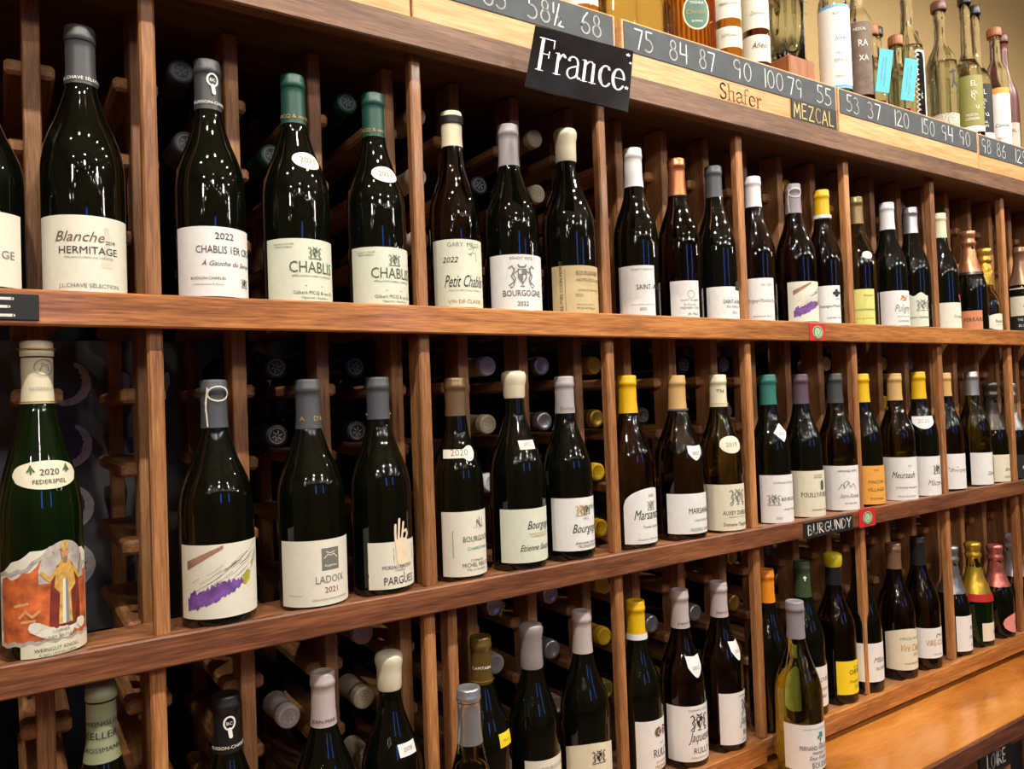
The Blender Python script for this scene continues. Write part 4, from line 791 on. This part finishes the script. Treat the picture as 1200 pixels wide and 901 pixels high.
B('b15', 'bottle with yellow capsule and crescent neck label, left of the sixth post', 'black', 'yellow', lab='white', texts=[('Mâcon', 'grey', .034, .26, -.002, .4, 1.4)], neck=('arc', 'white', -45, .172, .050, .024, '2020'), extra=both(emblem(.006, .66, .024, 'black'), lambda t, lo, gp, a0, z0, z1, hw: strokes(gp, a0, 0, 0, [[(-hw*.95, z0+.008), (hw*.95, z0+.008)], [(-hw*.95, z0+.084), (hw*.95, z0+.084)]], .0008, 'grey', lo, 'rule')))
B('b16', 'dark bottle mostly hidden behind the sixth post, strip of white label showing', 'brown', 'tan', lab='white', texts=[('Bourgogne', 'grey', .05, .5, .008, .4)], extra=lambda t, lo, gp, a0, z0, z1, hw: strokes(gp, a0, .0, z0+.052, [[(-.02, -.003), (.0, .0), (.03, .006)]], .0015, 'black', lo, 'print'))
B('b17', 'yellow-green bottle with silver capsule and plain white label, middle shelf', 'lime', 'silver', lab='white', texts=[('Givry', 'grey', .03, .3, .006, .3)])
B('b18', 'dark-foiled sparkling bottle with cream framed label beside the yellow-green bottle', 'black', 'dark pewter', 'champ', 'champ', lab='ivory', texts=[('Brut', 'red', .022, .4, 0, .4), ('CRÉMANT', 'brown', .03, .14)], extra=lambda t, lo, gp, a0, z0, z1, hw: strokes(gp, a0, 0, 0, [[(-hw*.9, z0+.004), (hw*.9, z0+.004), (hw*.9, z1-.004), (-hw*.9, z1-.004), (-hw*.9, z0+.004)]], .0012, 'brown', lo, 'printed_border'), group='sparkling wine bottles')
B('b19', 'sparkling bottle with steel-grey foil, last on the middle shelf at the right', 'black', 'steel', 'champ', 'champ', lab='black', texts=[('BLANC', 'white', .034, .4)], group='sparkling wine bottles')
# bottom shelf
B('c0', 'tall bottle with sage green capsule and printed lettering, bottom shelf far left', 'black', 'sage', kind='hock', extra=both(cap_text('c0', 'WEINGUT', 'black', -8, .034, .040), cap_text('c0', 'KELLER', 'black', -8, .034, .026), cap_text('c0', 'GROSSMANN', 'black', -8, .042, .012)))
B('c1', 'dark bottle with black capsule and round white crest, bottom shelf', 'black', 'black', extra=bc_emblem('c1', -2))
B('c2', 'dark bottle with pale mauve capsule, bottom shelf left of the ivory wax cap', 'black', 'pale mauve', extra=cap_text('c2', 'JEAN-MARC', 'black', -12, .034, .006))
B('c3', 'dark bottle with thick ivory wax cap and white shoulder sticker, bottom shelf', 'black', 'cream wax', 'wax', neck=('rect', 'white', 15, .182, .028, .0155, '2020'))
B('c4', 'bottle with silver screw-style capsule standing in front of the bottom rail', 'olive', 'silver')
B('c5', 'dark bottle with ribbed olive-gold capsule and yellow shoulder sticker', 'black', 'olive gold', neck=('rect', 'yellow', 22, .156, .026, .019, 'Mâcon'), extra=both(cap_text('c5', 'CAPITAIN', 'white', -28, .026, .022), cap_band('gold', .2355, .237)))
B('c6', 'dark bottle with grey wax cap, bottom shelf right of the olive-gold capsule', 'black', 'grey wax', 'wax', lab='cream', texts=[('BOURGOGNE', 'grey', .044, .82)])
B('c7', 'dark bottle with pale mauve capsule and arch-topped cream label, bottom shelf', 'black', 'pale mauve', lab='ivory:arch', texts=[('Nuelle Vous', 'grey', .044, .42, .0, .35), ('2021', 'brown', .028, .2)], extra=emblem(.008, .74, .024, 'black'))
B('c8', 'bottle with yellow capsule and oval emblem on white RULLY label', 'black', 'yellow', lab='white', texts=[('2022', 'grey', .010, .50), ('RULLY', 'black', .038, .26, .0, 0, 1.4), ('LES GAUDOIRS', 'black', .030, .14), ('PREMIER', 'gold', .034, .02)],
  extra=both(cap_band('white', .2355, .245), lambda t, lo, gp, a0, z0, z1, hw: strokes(gp, a0, .0, z1-.020, [[(-.008, 0), (.008, 0)]], .016, 'brown', lo, 'emblem'), lambda t, lo, gp, a0, z0, z1, hw: strokes(gp, a0, .0, z1-.020, [arc(0, 0, .009, .0055, 0, 360, 18), [(-.003, -.002), (.0, .003), (.003, -.002)]], .001, 'white', lo, 'emblem_print', .0014)))
JT = [('DOMAINE DE LA', 'grey', .040, .90, .012), ('Jaqueson', 'black', .050, .36, .016, .45, 1.6), ('RULLY', 'black', .034, .14, .016, 0, 1.2), ('APPELLATION RULLY', 'grey', .040, .05, .014)]
B('c9', 'bottle with pale capsule, white crest shield and full white label, left of the two alike', 'brown', 'pale mauve', lab='white', texts=JT, neck=('shield', 'white', -3, .173, .030, .036, '2022'), extra=both(emblem(.012, .70, .034, 'black'), cap_text('c9', 'Jaqueson', 'black', -20, .022, .008)))
B('c10', 'bottle with pale capsule, white crest shield and full white label, right of the two alike', 'brown', 'pale mauve', lab='white', texts=JT, neck=('shield', 'white', 12, .178, .028, .034, '2022'), extra=both(emblem(.012, .70, .034, 'black'), cap_text('c10', 'Jaqueson', 'black', -26, .022, .008)))
B('c11', 'unlabelled dark bottle with orange capsule half behind the fourth bottom-shelf post', 'black', 'orange')
def tree(t, lo, gp, a0, z0, z1, hw):
    rn = random.Random(2)
    strokes(gp, a0, .016, z0+.052, [[(0, -.008), (0, .002)], [(0, -.002), (-.004, .003)], [(0, -.002), (.004, .003)], [(-.004, -.008), (.004, -.008)]], .0011, 'green', lo, 'tree_trunk_print')
    strokes(gp, a0, .016, z0+.058, [[(rn.uniform(-.006, .006), rn.uniform(-.003, .005))]*1+[(rn.uniform(-.007, .007), rn.uniform(-.003, .006))] for k in range(16)], .0022, 'teal ink', lo, 'tree_crown_print')
B('c12', 'green bottle with silver-lilac capsule standing on the counter before the bottom rail', 'lime', 'lilac grey', lab='white', texts=[('GRAND VIN DE BOURGOGNE', 'grey', .056, .88, .012), ('PERNAND-VERGELESSES', 'black', .074, .44, .014, 0, 1.6), ('PREMIER CRU', 'black', .038, .34, .018, 0, 1.1), ('Sous Frétille', 'black', .040, .225, .012, .4, 1.3), ('APPELLATION CONTROLEE', 'grey', .040, .16, .016), ('BOUDIER', 'black', .042, .05, .018, 0, 1.2)], extra=tree)
B('c13', 'dark bottle with dark green capsule behind the counter bottle', 'black', 'bottle green', lab='white', texts=[('POUILLY-FUISSÉ', 'black', .062, .62, .012, 0, 1.4), ('DOMAINE', 'grey', .034, .40, .014), ('2021', 'black', .014, .22, .014)], extra=lambda t, lo, gp, a0, z0, z1, hw: strokes(gp, R(-35), 0, .268, [[(0, -.004), (0, -.001), (-.002, .002)], [(0, -.001), (.002, .002)], [(0, 0), (0, .004)]], .0022, 'white', t, 'capsule_emblem', .0024))
B('c14', 'dark bottle with yellow wax top and bright yellow label', 'brown', 'black', lab='yellow', texts=[('DOMAINE', 'black', .022, .78, .0), ('CHEVEAU', 'black', .044, .60, .0, 0, 1.3), ('Pouilly-Fuissé', 'brown', .044, .34, .0, .3), ('2022', 'grey', .02, .16)], extra=lambda t, lo, gp, a0, z0, z1, hw: link('wax_cap', lathe_me('wax_cap', [(.0165, .275), (.0185, .281), (.0192, .292), (.0185, .300), (.012, .3035), (0, .304)], cap_mat('yellow wax'), 28), t))
B('c15', 'dark bottle with matt black capsule and white label, left of fifth bottom-shelf post', 'black', 'black', lab='white', texts=[('Mâcon', 'grey', .04, .5, .006, .4), ('BUSSIÈRES', 'grey', .04, .3, .012)])
B('c16', 'bottle with brown-gold capsule and scroll-topped cream label, bottom shelf', 'brown', 'warm brown', lab='ivory:arch', texts=[('VIEILLES VIGNES', 'grey', .052, .74, .008), ('Viré Clessé', 'gold', .058, .46, .010, .4, 1.7), ('2021', 'grey', .014, .34, .018), ('André Bonhomme', 'brown', .044, .14, .012, .35)])
B('c17', 'bottle with long black capsule and white label with small ochre sketch', 'brown', 'black', lab='white', texts=[('VIRÉ-CLESSÉ', 'gold', .064, .42, .004, 0, 1.5), ('CHARDONNAY', 'grey', .03, .1)], extra=lambda t, lo, gp, a0, z0, z1, hw: strokes(gp, a0, .006, z0+.050, [[(-.01, -.002), (-.004, .004), (.002, -.001), (.010, .003)], [(-.008, -.004), (.012, -.003)]], .0016, 'brown', lo, 'sketch_print'))
B('c18', 'sparkling bottle with pewter foil behind the sixth bottom-shelf post', 'black', 'steel', 'champ', 'champ', lab='white', texts=[('BRUT', 'grey', .03, .6, .004), ('CRÉMANT', 'grey', .04, .35, .004), ('ROSÉ', 'grey', .02, .12)], group='sparkling wine bottles')
B('c19', 'sparkling bottle with yellow-gold foil and red band, bottom shelf right', 'green', 'bright gold', 'champ', 'champ', lab='ivory', texts=[('Brut', 'brown', .026, .35)], group='sparkling wine bottles',
  extra=lambda t, lo, gp, a0, z0, z1, hw: link('red_band', lathe_me('red_band', [(interp(gp, .112)+.0035, .112), (interp(gp, .130)+.0035, .130)], mat('red foil', '#c2352c', .35, .3), 32), t))
B('c20', 'sparkling bottle with rose foil and round pink label, bottom shelf right', 'black', 'rose', 'champ', 'champ', lab='peach:oval', texts=[('Rosé', 'red', .026, .42, 0, .3)], group='sparkling wine bottles')
B('c21', 'dark sparkling bottle with silver foil at the right edge of the bottom shelf', 'black', 'silver', 'champ', 'champ', group='sparkling wine bottles')

# ---------------------------------------------------------------- bottles lying neck-out in the rack cells
# (column, level, capsule colour, glass, words)
HZ = [(0, 0, 'slate', 'left of the crested charcoal capsule, top level'), (0, 1, 'slate', 'left of the crested charcoal capsule, second level'), (2, 0, 'dark green', 'between the two green capsules, top level'), (1, 1, 'dark green', 'left of the first green capsule, second level'),
 (5, 0, 'beige', 'between lilac and cream capsules, upper of two'), (5, 1, 'cream', 'between lilac and cream capsules, lower of two'), (3, 0, 'beige', 'just behind the second lit post, top level'), (3, 1, 'cream', 'just behind the second lit post, second level'), (3, 2, 'beige', 'just behind the second lit post, third level'),
 (11, 0, 'yellow', 'behind the lilac-grey looped capsule, top level'), (15, 0, 'silver', 'behind the cream capsule on the right of the top shelf'), (19, 0, 'slate', 'behind the gold foil at the right of the top shelf'),
 (2, 4, 'black', 'right of the LADOIX bottle neck, upper'), (2, 5, 'black', 'right of the LADOIX bottle neck, lower'), (1, 4, 'black', 'behind the LADOIX bottle, top level'), (1, 5, 'black', 'behind the LADOIX bottle, second level'),
 (4, 4, 'white', 'right of the bronze capsule, top level'), (5, 4, 'silver', 'left of the white-grey capsule, top level'), (6, 4, 'yellow', 'left of the yellow-capped bottle, top level, middle shelf'), (4, 5, 'beige', 'right of the bronze capsule, second level'), (5, 5, 'silver', 'left of the white-grey capsule, second level'),
 (6, 5, 'bright gold', 'left of the yellow-capped bottle, second level'), (4, 6, 'white', 'right of the bronze-capped bottle at label height'), (6, 6, 'yellow', 'left of the yellow-capped bottle, third level'), (6, 7, 'yellow', 'left of the yellow-capped bottle, lowest level'),
 (9, 4, 'slate', 'right of the cream TN capsule, top level'), (9, 5, 'slate', 'right of the cream TN capsule, second level'), (12, 4, 'tan', 'left of the near-black capsule on the middle shelf'), (14, 4, 'bright gold', 'behind the tan capsule, top level'), (14, 5, 'yellow', 'behind the tan capsule, second level'),
 (16, 4, 'silver', 'right of the crescent-labelled yellow-capped bottle'), (15, 4, 'steel', 'behind the crescent-labelled yellow-capped bottle'),
 (2, 8, 'beige', 'above left of the ivory wax cap, bottom bay'), (2, 9, 'beige', 'left of the ivory wax cap, second level'), (1, 9, 'pale mauve', 'left of the mauve capsule in the bottom bay'), (2, 10, 'cream', 'left of the ivory wax cap, lowest level'),
 (4, 8, 'silver', 'right of the olive-gold capsule, top level'), (4, 9, 'grey lilac', 'right of the olive-gold capsule, second level'), (5, 8, 'silver', 'right of the grey wax cap, top level'), (5, 9, 'silver', 'right of the grey wax cap, second level'), (5, 10, 'beige', 'right of the grey wax cap, third level'),
 (6, 8, 'yellow', 'right of the arch-labelled bottle, top level'), (6, 9, 'yellow', 'right of the arch-labelled bottle, second level'), (6, 10, 'olive yellow', 'right of the arch-labelled bottle, third level'), (7, 9, 'silver', 'right of the yellow capsule in the bottom bay'), (7, 10, 'bright gold', 'right of the yellow capsule, third level of the bottom bay'),
 (8, 9, 'silver', 'between the two alike crest-shield bottles'), (9, 8, 'bright gold', 'above right of the second crest-shield bottle, top level'), (9, 9, 'gold', 'right of the second crest-shield bottle, second level'), (9, 10, 'gold', 'right of the second crest-shield bottle, third level'), (11, 9, 'olive yellow', 'between the dark green and yellow wax caps'),
 (4, 1, 'black', 'behind the banded-capsule bottle, second level'), (8, 4, 'black', 'between tan and cream capsules, middle shelf'), (7, 5, 'black', 'right of the yellow-capped bottle, second level'), (12, 5, 'black', 'left of the near-black capsule, second level'), (10, 8, 'black', 'behind the counter bottle, top level'), (13, 8, 'black', 'behind the brown-gold capsule, top level'), (14, 8, 'black', 'behind the long black capsule, top level')]
RL, HL, CL = 0.038, 0.297, 0.231
for k, lv, c, d in HZ:
    gp, gme, cme = bottle_meshes('burg', 'foil', RL, HL, CL, 'black', c)
    zc = ZC[lv]+0.0335+{8: .0, 9: .0, 10: .0}.get(lv, 0)
    x = 0.150+0.1127*(k+.5)
    t = empty('lying_bottle', (x, 0.118+HL, zc), 'lying bottle, %s capsule, %s' % ({'slate': 'dark grey', 'beige': 'beige', 'black': 'black', 'steel': 'grey metal'}.get(c, c), d), 'bottle', 'bottles lying in the rack', (R(90), 0, random.uniform(-.01, .01)))
    link('bottle_glass', gme, t); link('capsule', cme, t)
    bm = bmesh.new(); ribbon(bm, arc(0, 0, .0105, .0105, 0, 360, 18), .0008, lambda q: (q.x, q.y, HL+.0001))
    [ribbon(bm, [(.0025*math.cos(R(a)), .0025*math.sin(R(a))), (.0072*math.cos(R(a+18)), .0072*math.sin(R(a+18)))], .0011, lambda q: (q.x, q.y, HL+.0001)) for a in range(0, 360, 60)]
    if ('disc', c) not in _mc:
        me = bpy.data.meshes.new('stamped_disc'); bm.to_mesh(me); me.materials.append(mat('stamp '+c, tuple(v*.55+.02 for v in lin(CAPC[c])[:3])+(1,), .5) if c != 'slate' and c != 'black' and c != 'dark green' else mat('pale stamp', '#9aa2a2', .5)); _mc[('disc', c)] = me
    bm.free(); link('stamped_disc', _mc[('disc', c)], t)

# ---------------------------------------------------------------- spirits on the crates
ZT = 0.630
def spirit(label, X, Y, r, H, prof, g, stop, stopm, square=0, labs=(), stop_h=.025, name='spirit_bottle'):
    """prof: [(height fraction, radius fraction)], labs: (z0, z1 as fractions, half angle, paper, centre angle, texts)"""
    t = empty(name, (X, Y, ZT-.0005), label, 'bottle', 'spirit bottles above the rack')
    pts = [(H*a, r*b) for a, b in prof]
    p = [(0, .006), (r*.6, .004), (r*.9, 0.0005), (r*.98, .003)]+smoothprof(pts, 3)+[(0, pts[-1][0])]
    link('bottle_glass', lathe_me('bottle_glass', p, GL[g], 36, square=square), t)
    if g in ('clear',):
        q = [(0, .010), (r*.85, .010)]+[(rr-.004, z) for rr, z in p[4:-1] if z < H*.62 and z > .012 and rr > .006]; q += [(0, q[-1][1])]
        link('spirit_fill', lathe_me('spirit_fill', q, mat('clear spirit', '#e4e8dc', .02, trans=1, ior=1.33, noise=0), 36, square=square), t)
    rs = pts[-1][1]
    m_ = stopm if not isinstance(stopm, str) else mat('stopper '+stopm, stopm, .4)
    link('stopper', lathe_me('stopper', [(rs*.8, H+.0003), (rs*1.25, H+.0005), (rs*1.3, H+.004), (rs*1.3, H+stop_h-.003), (rs*1.15, H+stop_h), (0, H+stop_h)], m_, 24), t)
    for (a, b, ha, pc, ca, tx) in labs:
        gp = [(rr*(1+square*.0), z) for rr, z in p[3:-1]]
        pl = link('front_label', patch_me('front_label', gp, R(ca), -R(ha)*r, R(ha)*r, lambda u: H*a, lambda u: H*b, paper(pc) if pc in PAPER else pc, off=(.0014 if pc == 'white' else .0008) if not square else .012), t)
        for (s, c, wd, zf, dx, sl) in tx:
            text_on(gp, R(ca), [(s, wd, H*(a+(b-a)*zf), dx, sl, 1.3)], ink(c), 'lettering', pl, .0021 if not square else .0128)
    return t
TALL = [(0.02, 1), (.55, 1), (.62, .92), (.70, .6), (.76, .42), (.98, .40), (1.0, .44)]
CYL = [(0.02, 1), (.62, 1), (.70, .93), (.76, .66), (.80, .48), (.98, .45), (1.0, .5)]
WINEY = [(0.02, 1), (.48, 1), (.58, .9), (.68, .62), (.78, .44), (1.0, .38)]
SQT = [(0.03, 1), (.5, 1), (.62, .94), (.70, .6), (.76, .5), (1.0, .5)]
CW = MATS['stopper wood']
spirit('dark green bottle at the left end of the spirits row', .775, .10, .028, .27, TALL, 'green', .02, '#1b1b1b')
spirit('amber bottle with white label behind the left pine crate', .845, .07, .031, .27, TALL, 'amber', .02, '#1b1b1b', labs=[(.12, .5, 60, 'white', -40, [('BLANCO', 'black', .03, .4, 0, 0)])])
spirit('round pale gold bottle left of the ridged amber one', .925, .07, .036, .20, SQT, 'straw', .02, CW)
spirit('second pale gold bottle beside the ridged amber one', 1.008, .09, .036, .24, SQT, 'straw', .02, CW)
t = spirit('wide ridged amber tequila bottle with round green label', 1.108, .075, .050, .22, [(0.03, .94), (.3, 1), (.55, .95), (.68, .72), (.76, .34), (1.0, .3)], 'amber', .02, CW, square=.0)
for k in range(-9, 10):
    a = R(-50+k*10); bm = bmesh.new(); bmesh.ops.create_cone(bm, segments=6, radius1=.0022, radius2=.0022, depth=.10)
    link('glass_ridge', finish(bm, 'glass_ridge', GL['amber'], True), t, (.0505*math.sin(a), -.0505*math.cos(a), .065))
gpq = [(.0535, -.1), (.0535, .5)]
def ovals(t, c, a0, zc, w_, h, col, name):
    return link(name, patch_me(name, gpq, R(a0), *ell(0, zc, w_, h), col, off=.0004 if name == 'oval_label' else .0009, nu=20), t)
ovals(t, 0, -28, .075, .052, .066, paper('ivory'), 'oval_label'); ov = ovals(t, 0, -28, .075, .046, .060, mat('green label print', '#3f6b58', .5), 'oval_print')
text_on(gpq, R(-28), [('Chinaco', .038, .071)], ink('gold'), 'lettering', ov, .0016); text_on(gpq, R(-28), [('TEQUILA', .026, .090), ('BLANCO', .020, .056)], ink('white'), 'lettering', ov, .0016)
spirit('slim amber bottle with two cream labels reading GRAN', 1.215, .07, .0265, .34, CYL, 'amber', .03, '#221a16', labs=[(.30, .60, 75, 'cream', -45, [('VILLA', 'grey', .02, .55, .004, 0), ('GRAN DOVEJO', 'black', .040, .25, .004, 0)]), (.13, .25, 75, 'cream', -45, [('REPOSADO', 'grey', .034, .5, .004, 0)])])
spirit('slim dark amber bottle with two cream labels and number 114', 1.300, .07, .0265, .34, CYL, 'dark amber', .03, '#221a16', labs=[(.30, .62, 75, 'cream', -45, [('114', 'black', .018, .55, .004, .2), ('Destilado', 'grey', .03, .25, .004, .3)]), (.10, .26, 75, 'cream', -45, [('Añejo', 'black', .03, .5, .004, .3)])])
t = spirit('square clear bottle with black printing on an orange-brown wooden foot', 1.398, .075, .036, .33, CYL, 'clear', .03, CW, square=.5)
t.location.z += .060
box('wooden_foot', -.042, .042, -.042, .042, -.060, -.0005, MATS['stopper wood'], t, .003)
flat_text('bottle_print', 'CABRAL', .048, ink('black'), t, (-.002, -.0475, .135), tall=1.6); flat_text('bottle_print', 'MEZCAL ARTESANAL', .044, ink('black'), t, (-.002, -.0475, .115)); flat_text('bottle_print', 'TOBALÁ 750 ML', .036, ink('black'), t, (-.002, -.0475, .09))
spirit('clear bottle with black stopper behind the white-labelled cylinder', 1.640, .22, .034, .26, TALL, 'clear', .03, '#202020')
spirit('clear cylinder bottle with tall white label edged in blue', 1.572, .072, .0335, .34, CYL, 'clear', .03, '#d8d8d8', labs=[(.09, .64, 68, mat('blue edging', '#69b2dd', .5), -55, []), (.11, .62, 69, 'white', -55, [('ROJO', 'black', .016, .90, .006, 0), ('Joven', 'blue', .026, .58, .012, .4), ('MEZCAL', 'grey', .020, .40, .012, 0), ('ESPADIN', 'grey', .028, .30, .012, 0), ('OAXACA', 'grey', .026, .10, .012, 0)])])
spirit('clear bottle with tall brown label in pale letters', 1.668, .075, .031, .31, CYL, 'clear', .03, '#2b2b2b', labs=[(.12, .66, 50, mat('brown label paper', '#6d5b4c', .6, noise=.2, scale=60), -50, [('RA', 'white', .020, .66, .006, 0), ('XA', 'white', .020, .46, .006, 0), ('MEZCAL', 'white', .026, .88, 0, 0)])])
def tagged(label, X, Y, sx):
    t = spirit(label, X, Y, .031, .19, [(0.03, 1), (.5, 1), (.62, .9), (.72, .5), (.8, .4), (1.0, .42)], 'clear', .025, CW)
    tg = box('paper_tag', X-.022, X+.010, Y-.0365, Y-.0355, ZT+.045, ZT+.145, mat('cyan paper tag', '#4fbfe0', .6), t, 0, (X, Y, ZT)); tg.rotation_euler = (0, R(9), R(-30)); tg.location.x -= .006
    flat_text('tag_lettering', 'PRODUCED & BOTTLED', .070, ink('grey'), tg, (0.004, -.0008, 0), (R(90), R(-90), 0)); flat_text('tag_lettering', 'BY HAND IN OAXACA', .060, ink('grey'), tg, (-.004, -.0008, 0), (R(90), R(-90), 0))
    gp = [(.031, 0), (.031, .2)]
    strokes(gp, R(-18), 0, .065, [[(0, .02), (0, -.02)], [(-.01, .01), (.009, -.004)], [(.01, .008), (-.009, -.008)]], .004, 'orange', t, 'painted_gecko', .001); strokes(gp, R(-22), 0, .025, [[(-.014, 0), (.012, 0)]], .010, mat('red print', '#b8404a', .6), t, 'painted_word', .001)
    return t
tagged('small clear bottle with cyan paper tag, left of the two alike', 1.712, .07, 0)
tagged('small clear bottle with cyan paper tag, right of the two alike', 1.815, .07, 0)
spirit('small clear bottle with brown stopper behind the first cyan tag', 1.93, .20, .032, .24, TALL, 'clear', .03, '#4a3028')
t = spirit('tall clear bottle with white zigzag-edged side label', 1.925, .10, .036, .37, [(0.02, 1), (.50, 1), (.60, .9), (.68, .6), (.74, .42), (1.0, .4)], 'clear', .03, '#1d1d1d')
gp = [(.036, 0), (.036, .4)]
bm = bmesh.new()
for k in range(14):
    z = .03+k*.0125; bm.faces.new([bm.verts.new(wrap(gp, x, zz, .001, R(-20))) for x, zz in ((-.006, z), (.018, z), (.018, z+.0125), (-.006, z+.0125), (-.013, z+.00625))])
me = bpy.data.meshes.new('zigzag_label'); bm.to_mesh(me); bm.free(); me.materials.append(paper('white')); link('zigzag_label', me, t)
t = spirit('clear bottle with wide brown stopper and pale speckled foot label', 2.052, .085, .037, .34, [(0.02, .92), (.45, 1), (.60, .95), (.66, .8), (.72, .5), (.80, .36), (1.0, .4)], 'clear', .034, '#6b4438', labs=[(.06, .19, 85, mat('speckled label', '#c9c5b4', .6, noise=.4, scale=260), -55, [])])
gp = [(.037, 0), (.037, .4)]
strokes(gp, R(-22), 0, .15, [[(-.003, -.02), (.002, .0), (.0, .024)], [(0, .0), (.010, -.02)], [(-.006, .018), (.006, .022)]], .006, 'black', t, 'figure_print', .0012); text_on(gp, R(-22), [('MEZCAL', .026, .112)], ink('black'), 'bottle_print', t, .0012)
EL = [('EL', 'white', .014, .78, .010, 0), ('JOL', 'white', .016, .62, .010, 0), ('ESPADIN', 'white', .030, .10, .004, 0), ('MEZCAL', 'white', .028, .18, .004, 0)]
for lb, X, Y, pc in (('tall clear bottle with olive green label, left of the two slim alike', 2.150, .068, mat('olive label paper', '#8f8f4a', .6)), ('tall clear bottle with black label, right of the two slim alike', 2.236, .085, paper('black'))):
    t = spirit(lb, X, Y, .0335, .375, [(0.02, 1), (.46, 1), (.54, .9), (.60, .6), (.66, .40), (1.0, .38)], 'clear', .03, '#1a1c20', labs=[(.075, .115, 70, 'white', -60, []), (.12, .47, 70, pc, -60, EL)])
    gp = [(.0335, 0), (.0335, .4)]
    strokes(gp, R(-40), 0, .105, [[(-.008, .02), (.004, -.016), (.010, -.016), (-.002, .022), (-.008, .02)], [(-.003, .012), (.0, .004)]], .0014, 'white', t, 'line_print', .0014)
spirit('clear bottle with orange-topped white label near the right frame edge', 2.322, .075, .029, .33, CYL, 'clear', .03, CW, labs=[(.06, .50, 72, 'white', -60, [('Convite', 'black', .034, .36, .006, .4), ('MEZCAL', 'grey', .026, .12, .006, 0)]), (.50, .55, 72, 'orange', -60, [])])
spirit('maroon painted bottle at the right frame edge above the rack', 2.408, .095, .036, .34, WINEY, 'maroon', .03, '#5a2c28', labs=[(.10, .30, 60, mat('mauve label', '#c9b3a8', .6), -60, [('BOZAL', 'black', .034, .6, .006, 0)])])
for X, Y, H, c in ((1.50, .25, .30, '#202225'), (2.02, .24, .33, '#1b1d20'), (2.20, .24, .36, '#20242a'), (2.50, .22, .36, '#23455a')):
    spirit({1.50: 'back-row clear bottle behind the wooden-footed one', 2.02: 'back-row clear bottle with black stopper behind the zigzag label', 2.20: 'back-row clear bottle with dark cap behind the olive-labelled one', 2.50: 'back-row bottle with blue cap at the right frame edge'}[X], X, Y, .034, H, TALL, 'clear', .03, c)
